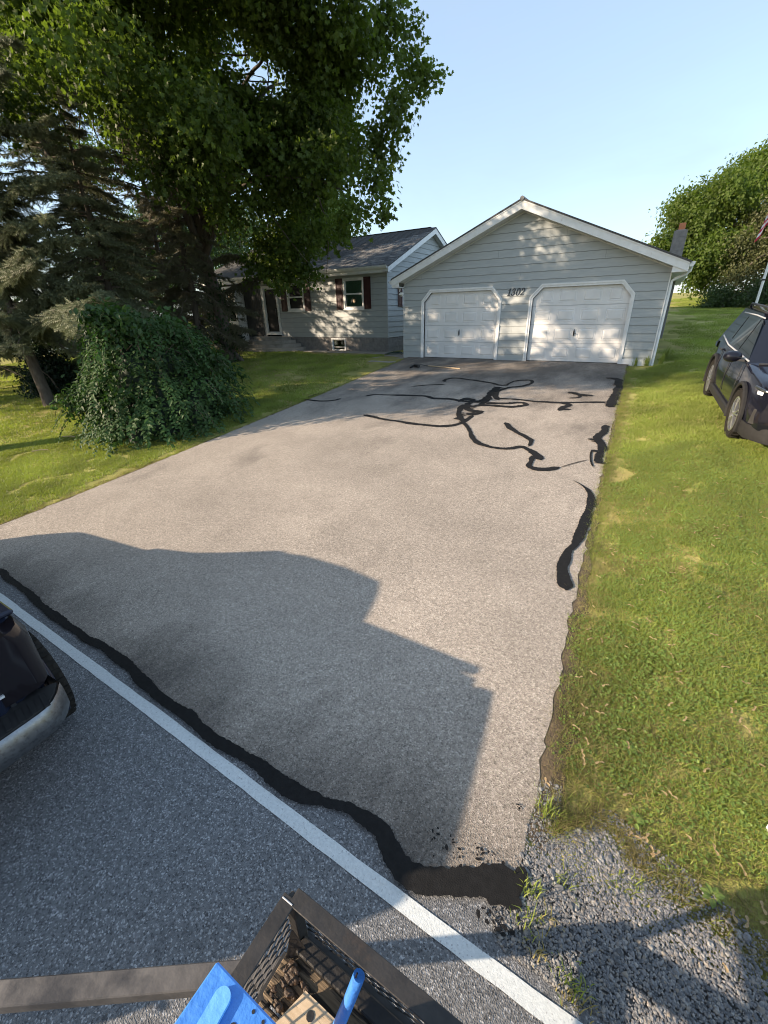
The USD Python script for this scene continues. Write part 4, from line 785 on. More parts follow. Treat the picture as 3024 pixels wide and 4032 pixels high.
for i in range(22):
    th, ph = rb_.uniform(0, 2*math.pi), math.asin(rb_.uniform(.15, .98)); p, d = bsurf(np.array(th), np.array(ph)); p = p+d*rb_.uniform(-.1, .12); s_ = rb_.uniform(.2, .38); bcl.append((*p, s_, s_, s_*.9, int(rb_.uniform(18, 34))))
part(bush, 'broad_leaves', crown_mesh(bcl, rb_, OVAL_T, .13, per=7, spacing=.07, spread=.04, droop=.3), M['ivy'], kind='stuff')
part(bush, 'foliage', place(*OVAL_T, np.array(P_), np.array(X_), np.array(N_), np.array(S_)), M['bush'], kind='stuff')
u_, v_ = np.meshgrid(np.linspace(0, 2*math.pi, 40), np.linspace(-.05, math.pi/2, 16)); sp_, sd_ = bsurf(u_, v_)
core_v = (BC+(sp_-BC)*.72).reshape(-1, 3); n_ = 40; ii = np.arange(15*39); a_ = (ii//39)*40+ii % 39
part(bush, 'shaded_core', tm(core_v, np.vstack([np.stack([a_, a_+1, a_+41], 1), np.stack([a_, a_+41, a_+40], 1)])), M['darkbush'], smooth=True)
def shrub(name, label, c, r, n, m, leaf, seed, tmpl=OVAL_T, cat='bush', group=None, stems=5):
    q = np.random.default_rng(seed); s = thing(name, label, cat, group); c = np.array(c, float); g0 = float(H(c[0], c[1]))
    part(s, 'stems', cat_([limb([(c[0]+q.normal(0, .1), c[1]+q.normal(0, .1), g0-.1), c+np.array([q.normal(0, r[0]*.3), q.normal(0, r[1]*.3), -r[2]*.2]), c+np.array([q.normal(0, r[0]*.5), q.normal(0, r[1]*.5), r[2]*.5])], .035, .01, q, 6, 5) for _ in range(stems)]), M['bark'])
    cl = [(*(c+unit(q.normal(size=3))*np.array(r)*q.uniform(.2, .75)), r[0]*.5, r[1]*.5, r[2]*.5, n) for _ in range(14)]
    part(s, 'foliage', crown_mesh(cl, q, tmpl, leaf, per=8, spacing=.06, spread=.08), m, kind='stuff'); return s
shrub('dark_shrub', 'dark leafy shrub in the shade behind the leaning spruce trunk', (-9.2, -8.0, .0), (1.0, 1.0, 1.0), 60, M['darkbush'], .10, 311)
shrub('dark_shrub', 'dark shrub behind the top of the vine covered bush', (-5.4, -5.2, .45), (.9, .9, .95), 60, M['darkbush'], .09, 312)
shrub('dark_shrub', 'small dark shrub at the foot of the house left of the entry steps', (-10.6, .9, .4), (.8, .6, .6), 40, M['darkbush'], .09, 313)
# right side trees and bush
def tree(name, label, base, trunk_h, r0, clumps, m, leaf, tmpl, seed, per=9, group=None, spread=.16, spacing=.12):
    q = np.random.default_rng(seed); s = thing(name, label, 'tree', group); b = np.array(base, float); t = b+np.array([q.normal(0, .2), q.normal(0, .2), trunk_h])
    part(s, 'trunk', limb([b+np.array([0, 0, -.3]), (b+t)/2, t], r0, r0*.7, q, 10), M['bark'], smooth=True)
    for c in clumps[::2][:14]: part(s, 'limb', limb([t-np.array([0, 0, q.uniform(0, trunk_h*.4)]), (t+np.array(c[:3]))/2+np.array([0, 0, .3]), c[:3]], r0*.4, .03, q, 6, 6), M['bark'], smooth=True)
    part(s, 'crown', crown_mesh(clumps, q, tmpl, leaf, per=per, spread=spread, spacing=spacing), m, kind='stuff'); return s
q1 = np.random.default_rng(401)
cl = []
for (x, y, z, r, n) in [(7.2, 20.3, 5.0, .8, 40), (7.75, 23.2, 7.2, 1.1, 90), (8.9, 24.4, 7.7, 1.3, 110), (10.3, 25.8, 8.5, 1.4, 120), (11.6, 28, 9.7, 1.5, 120), (8.8, 21.7, 6.0, 1.2, 110), (10.2, 22.9, 6.8, 1.4, 130), (11.8, 26, 8.4, 1.6, 130), (10.4, 20.6, 4.6, 1.2, 110), (9.3, 19.6, 3.9, .9, 70), (8.3, 20.2, 4.2, .9, 60), (12, 23.2, 5.6, 1.4, 110), (7.75, 21.6, 6.3, .6, 30), (8.1, 22.2, 5.2, 1.0, 70), (9.6, 20.5, 3.0, .8, 60)]+[(q1.uniform(10, 18), q1.uniform(21, 30), q1.uniform(4, 10.5), 1.6, 90) for _ in range(18)]:
    cl.append((x, y, z, r, r, r*.75, int(n*2.6)))
tree('sunlit_tree', 'large sunlit leafy tree beyond the garage and chimney on the right', (13.5, 24.5, 1.7), 4.5, .35, cl, M['rtree'], .19, OVAL_T, 402, per=10)
cl = [(x, y, z, r, r, r*.6, int(n*2.5)) for (x, y, z, r, n) in [(11.1, 19.8, 4.6, .9, 80), (12.2, 20, 3.9, 1.1, 110), (11.3, 18.9, 3.0, .8, 70), (12.1, 22, 5.8, 1.1, 90), (12.5, 18.2, 2.2, .9, 90), (13.5, 19.5, 5.0, 1.5, 130), (14, 18.5, 3.2, 1.4, 130), (12.9, 20.6, 6.6, 1.2, 90), (15, 20, 6.5, 1.6, 130)]]
tree('olive_tree', 'dull olive tree in front of the sunlit tree beside the flag', (13.3, 19.5, 1.45), 3.0, .22, cl, M['rtree2'], .14, OVAL_T, 403, per=10)
shrub('rounded_bush', 'rounded green bush behind the parked car at the foot of the trees', (10.9, 18.0, 1.75), (1.15, 1.0, .85), 85, M['rbush'], .10, 404)
shrub('rounded_bush', 'darker bush beside the flagpole behind the car roof', (12.6, 17.4, 1.7), (1.2, 1.0, .9), 80, M['rbush'], .10, 405)
q2 = np.random.default_rng(410)
for i, (x, y, h, lab) in enumerate([(-30, 8, 9, 'pale green tree far behind the spruces at the left of the white car'), (-24, 14, 11, 'far green tree showing between the spruce trunks behind the house end'), (-38, -6, 10, 'farthest tree at the left edge behind the spruces'), (-20, 22, 12, 'far tree rising behind the left end of the house roof'), (-17.5, 4.5, 11, 'dense tree close behind the left end of the house'), (-21, -7.5, 10, 'dense tree left of the low white trailer'), (-16, -13.8, 9, 'tree at the far left beside the road')]):
    cl = [(x+q2.normal(0, 2), y+q2.normal(0, 2), h*.6+q2.normal(0, 1.8), 1.8, 1.8, 1.3, 130) for _ in range(18)]
    tree('background_tree', lab, (x, y, float(H(x, y))), h*.45, .3, cl, M['fartree'], .2, OVAL_T, 420+i, per=8, spread=.25, spacing=.16)
q3 = np.random.default_rng(430)
cl = []
while len(cl) < 40:
    p = np.array([q3.uniform(-8.4, -1.6), q3.uniform(-15.4, -9.8), q3.uniform(3.6, 11.5)]); d = np.linalg.norm((p-np.array([-5.0, -12.6, 7.4]))/np.array([3.4, 2.9, 4.2]))
    if .3 < d < 1: cl.append((*p, *q3.uniform(.7, 1.1, 2), q3.uniform(.45, .75), int(q3.uniform(100, 170))))
tree('roadside_maple', 'leafy maple by the road just left of the leaning spruce, outside the picture', (-5.0, -12.5, -1.15), 4.2, .24, cl, M['maple'], .085, MAPLE_T, 431, per=8, spread=.11, spacing=.09)
for i, (x, y, h) in enumerate([(-26, -40, 6), (-15, -44, 6.5), (-4, -42, 6), (6, -45, 7), (16, -42, 6), (26, -45, 6.5), (-38, -46, 7), (-33, -41, 8), (-43, -42, 8), (-50, -46, 8.5), (-57, -41, 8), (-64, -46, 9), (-47, -52, 9), (-30, -47, 8)]):  # unseen trees added to keep sky glare out of the window reflections
    cl = [(x+q3.normal(0, 2.6), y+q3.normal(0, 1.5), -1.2+h*.5+q3.normal(0, 1.1), 1.9, 1.6, 1.2, 60) for _ in range(16)]
    tree('field_tree', ['first', 'second', 'third', 'fourth', 'fifth', 'sixth', 'seventh', 'eighth', 'ninth', 'tenth', 'eleventh', 'twelfth', 'thirteenth', 'fourteenth', 'last'][i]+' tree of the unseen row added across the road to block sky reflections', (x, y, -1.25), h*.35, .25, cl, M['fartree'], .24, OVAL_T, 440+i, per=8, spread=.25, spacing=.16)

# ------------------------------------------------------------------ grass, gravel, weeds
def blades(n, w, hgt, size, rng, lean=.5, clover=0):
    b = rng.uniform(-size/2, size/2, (n, 2)); a = rng.uniform(0, 2*math.pi, n); h = hgt*rng.uniform(.5, 1.25, n); l = rng.normal(0, lean, (n, 2))*h[:, None]
    s = np.stack([np.cos(a), np.sin(a)], 1)*w/2
    V = np.stack([np.column_stack([b-s, np.full(n, -.008)]), np.column_stack([b+s, np.full(n, -.008)]), np.column_stack([b+l, h])], 1).reshape(-1, 3)
    return tm(V, np.arange(3*n).reshape(-1, 3))
def discs(n, r, hgt, size, rng):
    p = np.column_stack([rng.uniform(-size/2, size/2, (n, 2)), hgt*rng.uniform(.5, 1.1, n)])
    t = fan([(math.cos(a)*.5+.35, math.sin(a)*.5) for a in np.linspace(0, 2*math.pi, 6)[:-1]], .2, 0)
    return place(*t, p, unit(np.column_stack([rng.normal(size=(n, 2)), np.zeros(n)])), np.array([0, 0, 1.])+rng.normal(size=(n, 3))*.35, r*rng.uniform(.6, 1.3, n))
def quat_from(nrm, yaw):
    q = []
    for n, y in zip(nrm, yaw):
        z = Gf.Vec3d(0, 0, 1); r = Gf.Rotation(z, math.degrees(y))*Gf.Rotation(z, Gf.Vec3d(*map(float, n))); k = r.GetQuat(); q.append(Gf.Quath(float(k.GetReal()), *[float(i) for i in k.GetImaginary()]))
    return q
def instancer(parent, name, protos, pos, yaw, scale, kind='stuff', nrm=None, idx=None, seed=0):
    pi = UsdGeom.PointInstancer.Define(stage, path_under(parent, name)); rel = []
    for i, (m_, mt) in enumerate(protos):
        x = UsdGeom.Xform.Define(stage, str(pi.GetPath())+f'/kind_{i:03d}')
        for j, (mm, tt) in enumerate(zip(m_, mt)): usdkit.mesh(stage, str(x.GetPath())+f'/mesh_{j:03d}', mm, tt)
        rel.append(x.GetPath())
    pi.CreatePrototypesRel().SetTargets(rel)
    r = np.random.default_rng(seed); n = len(pos)
    pi.CreateProtoIndicesAttr(Vt.IntArray.FromNumpy((r.integers(0, len(protos), n) if idx is None else idx).astype(np.int32)))
    pi.CreatePositionsAttr(Vt.Vec3fArray.FromNumpy(np.asarray(pos, np.float32)))
    pi.CreateOrientationsAttr(Vt.QuathArray(quat_from(np.tile([0, 0, 1.], (n, 1)) if nrm is None else nrm, yaw)))
    s = np.asarray(scale, np.float32); pi.CreateScalesAttr(Vt.Vec3fArray.FromNumpy(s if s.ndim == 2 else np.stack([s]*3, 1)))
    return tag(pi.GetPrim(), kind=kind)
rgr = np.random.default_rng(501)
def normal_at(x, y):
    e = .25; dx = (lawn_z(x+e, y)-lawn_z(x-e, y))/(2*e); dy = (lawn_z(x, y+e)-lawn_z(x, y-e))/(2*e); return unit(np.stack([-dx, -dy, np.ones_like(dx)], 1))
gravS = gravel_poly.buffer(.0)
def clear(x, y, m):
    ok = ~in_drive(x, y, m) & ~((y < -13.47+m) & (x < 8.2)) & (y > -13.5) & ~((x > -9.2) & (x < .2) & (y > 1.2-m)) & ~((x > -1.4) & (x < .2) & (y > -1.1-m)) & ~((x > -.2-m) & (x < 8.2+m) & (y > -.1-m)) & ~((x < 8.2) & (y > 1.2))
    edge_y = np.interp(x, [8.14, 8.22, 8.45, 8.6, 8.9, 9.3, 12], [-13.45, -13.28, -13.10, -13.2, -13.31, -13.4, -13.45])
    return ok & ~((x > 8) & (y < edge_y+m))
def scatter(x0, x1, y0, y1, step, m, seed):
    r = np.random.default_rng(seed); X, Y = np.meshgrid(np.arange(x0, x1, step), np.arange(y0, y1, step)); X = X.ravel()+r.uniform(-.5, .5, X.size)*step; Y = Y.ravel()+r.uniform(-.5, .5, Y.size)*step
    k = clear(X, Y, m); return X[k], Y[k]
PSZ = .5
near_p = [([blades(1300, .0075, .040, PSZ, rgr, .8), blades(240, .006, .036, PSZ, rgr, 1.0), discs(260, .017, .026, PSZ, rgr)], [M['blade'], M['bladedry'], M['clover']]) for _ in range(3)]
mid_p = [([blades(800, .013, .042, PSZ, rgr, .8), blades(120, .011, .034, PSZ, rgr, .9)], [M['blade'], M['bladedry']]) for _ in range(2)]
far_p = [([blades(700, .02, .05, 1.2, rgr, .7)], [M['blade']]) for _ in range(2)]
tuft_p = [([blades(16, .005, .04, .07, rgr, .8), blades(5, .005, .035, .07, rgr, .9)], [M['blade'], M['bladedry']]) for _ in range(3)]
dry_p = [([blades(14, .005, .035, .08, rgr, 1.0)], [M['bladedry']]) for _ in range(3)]
gt = thing('grass', 'short green grass blades covering both lawns', 'grass', kind='stuff')
def lay(name, protos, X, Y, sc, seed):
    r = np.random.default_rng(seed); Z = lawn_z(X, Y)
    instancer(gt, name, protos, np.stack([X, Y, Z], 1), r.uniform(0, 2*math.pi, len(X)), sc*r.uniform(.85, 1.15, len(X)), nrm=normal_at(X, Y), seed=seed)
X, Y = scatter(7.6, 11.5, -13.4, -7.0, .30, .26, 1); lay('near_grass', near_p, X, Y, 1, 1)
Xa, Ya = scatter(7.4, 15, -7.0, 1.5, .36, .26, 2); Xb, Yb = scatter(-4, .4, -13.4, -6, .36, .26, 3); lay('mid_grass', mid_p, np.r_[Xa, Xb], np.r_[Ya, Yb], 1, 2)
Xa, Ya = scatter(-20, .4, -13, 1.4, .8, .6, 4); Xb, Yb = scatter(8.2, 26, 1.2, 32, .9, .6, 5); k = (Xa < -3.5) | (Ya > -6.5); lay('far_grass', far_p, np.r_[Xa[k], Xb], np.r_[Ya[k], Yb], 1, 3)
# tufts along every edge
ed = []
for k, (pts, n) in enumerate([([(7.54, -.1), (7.86, -7.7), (8.04, -11.5), (8.15, -13.2)], 3400), ([(.22, -.3), (.36, -2.5), (.36, -7), (.38, -13.4)], 1500), ([(8.2, -13.28), (8.45, -13.08), (8.6, -13.18), (8.9, -13.29), (9.3, -13.38), (10.5, -13.42)], 600)]):
    ls = LineString(pts); r = np.random.default_rng(520+k)
    for s in r.uniform(0, ls.length, n):
        p = ls.interpolate(s); o = abs(r.normal(0, .10))-.045+(abs(r.normal(0, .12)) if (k == 0 and p.y < -11) else 0)
        sg = [(1, 0), (-1, 0), (.3, 1)][k]; ed.append((p.x+sg[0]*o+r.normal(0, .01), p.y+sg[1]*o+r.normal(0, .01)))
ed = np.array(ed); r = np.random.default_rng(530); dryk = r.uniform(size=len(ed)) < np.where(ed[:, 1] < -10.5, .75, .45)
for nm, kk, pr in (('edge_tufts', ~dryk, tuft_p), ('dry_edge_tufts', dryk, dry_p)):
    q = ed[kk]; Z = np.maximum(lawn_z(q[:, 0], q[:, 1]), H(q[:, 0], q[:, 1])-.02); instancer(gt, nm, pr, np.column_stack([q, Z]), r.uniform(0, 6.28, len(q)), r.uniform(.55, 1.25, len(q)), seed=7)
# dry scattered patches on the near lawn
Xd, Yd = scatter(8.1, 10.2, -13.4, -8.5, .045, .03, 9); kd = meshkit.fbm(np.stack([Xd*2.2, Yd*2.2, 0*Xd], -1), 3, 4)+np.clip((-11.2-Yd)*.10, 0, .24)+np.clip(.25-(Xd-8.05), 0, .25)*.5 > .555
instancer(gt, 'dry_grass', dry_p, np.column_stack([Xd[kd], Yd[kd], lawn_z(Xd[kd], Yd[kd])]), r.uniform(0, 6.28, kd.sum()), r.uniform(.7, 1.3, kd.sum()), seed=8)
# tall weeds against the garage corner and grass tufts in the gravel
def clump(name, label, x, y, n, h, w, m, seed, cat='grass tuft', z=None, lean=.45, group=None):
    r = np.random.default_rng(seed); V, F = [], []
    for i in range(n):
        a = r.uniform(0, 6.28); b = np.array([r.normal(0, .03)*1.2, r.normal(0, .03), 0]); hh = h*r.uniform(.5, 1.1); l = hh*abs(r.normal(lean, .25)); d = np.array([math.cos(a), math.sin(a), 0]); s = np.array([-d[1], d[0], 0])*w/2
        p = [b, b+d*l*.35+np.array([0, 0, hh*.65]), b+d*l+np.array([0, 0, hh])]; k = len(V); V += [p[0]-s, p[0]+s, p[1]-s*.8, p[1]+s*.8, p[2]]; F += [[k, k+1, k+3], [k, k+3, k+2], [k+2, k+3, k+4]]
    V = np.array(V)+np.array([x, y, float(H(x, y)) if z is None else z]); return top(name, tm(V, F), m, label, cat, group)
for i, (x, y, n, h, lab) in enumerate([(8.0, -.12, 60, .30, 'tall weeds against the right corner of the garage'), (7.72, -.1, 40, .26, 'weeds in front of the narrow siding right of the wide garage door'), (8.35, .1, 60, .34, 'long grass at the foot of the downspout beside the garage wall'), (8.45, .9, 60, .4, 'unmown grass along the side wall of the garage')]): clump('weed_clump', lab, x, y, n, h, .010, M['blade'], 600+i, 'weeds')
for i, (x, y, n, h, lab) in enumerate([(8.17, -13.62, 34, .09, 'grass tuft at the end of the sealed road crack'), (8.21, -13.74, 30, .09, 'grass tuft on the gravel just below the black sealer end'), (8.27, -13.82, 26, .07, 'small pale grass tuft at the gravel edge'), (8.32, -13.50, 26, .08, 'green tuft growing alone in the gravel near its tip'), (8.42, -13.86, 44, .08, 'low grass tuft beside the white line in the gravel'), (8.46, -13.9, 40, .06, 'brownish tuft nearest the bottom edge of the picture'), (8.18, -13.2, 40, .10, 'bright grass tuft at the driveway edge above the gravel'), (8.62, -13.34, 40, .08, 'long grass tuft between gravel and lawn'), (8.32, -13.68, 22, .07, 'dry tuft in the gravel')]): clump('grass_tuft', lab, x, y, n, h, .006, M['bladedry'] if i in (2, 5, 8) else M['blade'], 620+i, z=ROAD_Z+.002 if y < -13.3 else None)
for i, (x, y) in enumerate([(8.62, -13.0), (8.98, -13.18), (9.02, -10.4), (8.5, -10.3), (8.55, -12.55)]):
    r = np.random.default_rng(640+i); n = 11; a = np.linspace(0, 6.28, n)+r.normal(0, .2, n); d = np.stack([np.cos(a), np.sin(a), np.full(n, .25)], 1)
    top('broadleaf_weed', place(*OVAL_T, np.tile([x, y, float(lawn_z(np.array(x), np.array(y)))+.015], (n, 1))+d*.01, d, np.tile([0, 0, 1.], (n, 1))+r.normal(size=(n, 3))*.2, r.uniform(.03, .055, n)), M['clover'], ['flat broadleaf weed beside the gravel tip', 'flat broadleaf weed at the gravel edge near the white post', 'broadleaf weed in the middle of the right lawn', 'broadleaf weed near the driveway edge', 'broadleaf weed among dry grass at the near lawn'][i], 'weed')
# gravel stones
rst = np.random.default_rng(701)
st_p = []
for i in range(4):
    s = trimesh.creation.icosphere(1, 1.0); v = np.array(s.vertices); v = v*(1+.16*rst.normal(size=(len(v), 1)))*np.array([1.15, .92, .75]); st_p.append(([tm(v, s.faces)], [M['stone' if i != 3 else 'palestone']]))
gx0, gy0, gx1, gy1 = 8.05, -13.93, 10.4, -13.0
pts = rst.uniform([gx0, gy0], [gx1, gy1], (60000, 2)); from shapely import contains_xy
zone = gravel_poly.union(LineString([(8.12, -13.8), (8.17, -13.2), (8.12, -12.0)]).buffer(.07)).union(LineString([(8.5, -13.1), (9.3, -13.38)]).buffer(.10))
kk = contains_xy(zone, pts[:, 0], pts[:, 1]); pts = pts[kk]; ins = contains_xy(gravel_poly, pts[:, 0], pts[:, 1]); kk = ins | (rst.uniform(size=len(pts)) < .4); pts = pts[kk]
instancer(grav, 'stones', st_p, np.column_stack([pts, np.maximum(H(pts[:, 0], pts[:, 1]), ROAD_Z)+.003]), rst.uniform(0, 6.28, len(pts)), 00.0039*np.exp(rst.normal(0, .4, len(pts))), nrm=unit(np.array([0, 0, 1.])+rst.normal(size=(len(pts), 3))*.3), seed=12)
for i, (x, y, s, m_, lab) in enumerate([(8.63, -13.58, .014, 'concrete', 'white pebble on the gravel, the left one'), (8.78, -13.58, .013, 'concrete', 'white pebble on the gravel, the right one'), (8.83, -13.86, .024, 'dirt', 'larger brown stone on the gravel near the bottom edge')]):
    q = trimesh.creation.icosphere(2, 1.0); v = np.array(q.vertices); v = v*(.8+.5*meshkit.noise(v*1.7+i*5, i)[:, None])*np.array([1.3, .85, .6])*s+np.array([x, y, ROAD_Z+s*.5]); top('loose_stone', tm(v, q.faces), M[m_], lab, 'stone', smooth=True)
# fallen maple seeds on the right lawn
def seed_mesh(r):
    def wing(sg):
        p = [(0, 0), (.012, .006*sg), (.03, .010), (.044, .006), (.046, -.003), (.03, -.006), (.012, -.004)]; v = np.array([(x, y, .004*math.sin(x*70)) for x, y in p]); return tm(v, [[0, i, i+1] for i in range(1, 6)])
    a = wing(1); b = wing(-1); b.apply_transform(trimesh.transformations.rotation_matrix(r.uniform(2.2, 3.0), [0, 0, 1])); s = trimesh.creation.icosphere(0, .005); s.apply_scale([1.2, 1, .6])
    m_ = cat_([a, b, s]) if r.uniform() < .6 else cat_([a, s]); m_.apply_scale([.66, 1.0, .8]); return m_
rsd = np.random.default_rng(801); sp = []
fixed = [(8.8, -9.41), (8.92, -9.62), (9.1, -9.82), (8.75, -11.36), (8.28, -11.66), (8.77, -11.64), (9.1, -11.61), (8.57, -12.15), (8.25, -12.38), (8.82, -10.49), (9.09, -10.81), (8.45, -11.14), (8.73, -13.13), (9.0, -13.45)]
while len(sp) < 150:
    if len(sp) < len(fixed): x, y = fixed[len(sp)]
    else:
        y = -13.3+5.2*rsd.uniform()**1.35; x = rsd.uniform(8.12, 10.1)
        if not clear(np.array([x]), np.array([y]), .04)[0]: continue
    sp.append((x, y))
protos = []
for i in range(5):
    cp = stage.CreateClassPrim(f'/World/seed_kind_{i:03d}') if False else None
SM = [seed_mesh(rsd) for _ in range(6)]
first = {}
for i, (x, y) in enumerate(sp):
    k = i % 6; t = thing('maple_seed', 'dry tan winged maple seed lying on the right lawn', 'maple seed', 'fallen maple seeds on the right lawn', loc=(x, y, float(lawn_z(np.array(x), np.array(y)))+.034), rz=rsd.uniform(0, 6.28))
    if k not in first:
        part(t, 'wings', SM[k], M['seed']); first[k] = t
    else:
        t.GetReferences().AddInternalReference(first[k].GetPath()); t.SetInstanceable(True)

# ------------------------------------------------------------------ vehicles
def loft(stations):
    """closed solid through half sections [(y, z) ...] given from the bottom centre round to the top centre, at each x"""
    V, F = [], []; n = len(stations[0][1]); m_ = 2*n-2
    for x, half in stations:
        ring = [(x, y, z) for y, z in half]+[(x, -y, z) for y, z in half[-2:0:-1]]; V += ring
    for i in range(len(stations)-1):
        for j in range(m_):
            a, b = i*m_+j, i*m_+(j+1) % m_; F += [[a, b, b+m_], [a, b+m_, a+m_]]
    for i, fl_ in ((0, True), (len(stations)-1, False)):
        c = len(V); V.append((stations[i][0], 0, np.mean([z for _, z in stations[i][1]])))
        for j in range(m_):
            a, b = i*m_+j, i*m_+(j+1) % m_; F.append([c, b, a] if fl_ else [c, a, b])
    t = tm(V, F)
    t.merge_vertices(); t.fix_normals(); return t
def to_man(t): return m3.Manifold(m3.Mesh(np.asarray(t.vertices, np.float32), np.asarray(t.faces, np.uint32)))
def cylm(x, z, r, y0, y1): return m3.Manifold.cylinder(abs(y1-y0), r, r, 40).rotate([-90, 0, 0]).translate([x, min(y0, y1), z])
def interp_st(keys, n):
    from scipy.interpolate import PchipInterpolator as PI
    ks = np.array([k[0] for k in keys]); A = np.array([k[1:] for k in keys]); return ks, PI(ks, A)
def body_half(w, zb, zt, tuck, crown):
    return [(0, zb), (w*.80, zb), (w*.93, zb+.03), (w*.985, zb+.12), (w, zb+(zt-zb)*.42), (w*.995, zb+(zt-zb)*.60), (w*.975, zb+(zt-zb)*.74), (w*.955, zt-.05), (w*tuck, zt-.012), (w*(tuck-.12), zt+crown*.5), (w*.4, zt+crown*.9), (0, zt+crown)]
def wheel(parent, x, y, z, r, w, side, rimr, spokes=5, treads=30, rim=None):
    """axle along y; side = +1 when the outer face looks to +y"""
    wh = thing('wheel', parent=parent)
    prof = [(rimr, -w*.42), (r*.93, -w*.5), (r, -w*.38), (r, w*.38), (r*.93, w*.5), (rimr, w*.42), (rimr*.94, w*.3), (rimr*.94, -w*.3), (rimr, -w*.42)]
    ty = revolve(prof, 1, 44); ty.apply_translation([x, y, z]); part(wh, 'tyre', ty, M['rubber'], smooth=35)
    tb = []
    for i in range(treads):
        for s in (-1, 1):
            b = bx(-.014, .014, s*w*.05, s*w*.45, r-.003, r+.011); b.apply_transform(trimesh.transformations.rotation_matrix(2*math.pi*(i+.5*(s > 0))/treads, [0, 1, 0])); b.apply_translation([x, y, z]); tb.append(b)
    part(wh, 'tread', cat_(tb), M['rubber'])
    yo = y+side*w*.36
    rp = [(0, 0), (rimr*.2, 0.004), (rimr*.22, -.01), (rimr*.8, -.06), (rimr*.9, -.03), (rimr*.96, .012), (rimr*1.0, .012), (rimr*1.0, -.1), (rimr*.9, -.1), (0, -.1)]
    rm = trimesh.creation.revolve(np.array(rp, float), sections=40); q = rm.vertices.copy(); v = np.stack([q[:, 0], side*q[:, 2], q[:, 1]], 1)
    part(wh, 'rim', tm(v+np.array([x, yo, z]), rm.faces[:, ::-1] if side > 0 else rm.faces), M['blackplastic'] if rim is None else rim, smooth=35)
    sp_ = []
    for i in range(spokes):
        for d in (-.16, .16):
            a = 2*math.pi*i/spokes+.3; b = a+d
            sp_.append(beam((x+rimr*.12*math.cos(a), yo+side*.006, z+rimr*.12*math.sin(a)), (x+rimr*.95*math.cos(b), yo-side*.004, z+rimr*.95*math.sin(b)), .022, .045, (0, 1, 0), .004))
    sp_.append(cyl((x, yo+side*.004, z), rimr*.2, .03, 1, 20)); sp_.append(revolve([(rimr*.93, -.012), (rimr*1.01, -.012), (rimr*1.01, .012), (rimr*.93, .012), (rimr*.93, -.012)], 1, 40).apply_transform(trimesh.transformations.translation_matrix([x, yo+side*.004, z])))
    part(wh, 'spokes', cat_(sp_), M['alloy'] if rim is None else rim)
    return wh
def panel(P, off, t=.006):
    """a thin curved-edge panel through the corner points P (planar fan), pushed out along its normal"""
    P = np.array(P, float); c = P.mean(0); n = np.zeros(3)
    for i in range(len(P)): n += np.cross(P[i]-c, P[(i+1) % len(P)]-c)
    n /= np.linalg.norm(n); A = P+n*off; B = P+n*(off-t); k = len(P)
    V = np.vstack([A, B, [c+n*off], [c+n*(off-t)]]); F = []
    for i in range(k):
        j = (i+1) % k; F += [[2*k, i, j], [2*k+1, k+j, k+i], [i, k+i, k+j], [i, k+j, j]]
    return tm(V, F)
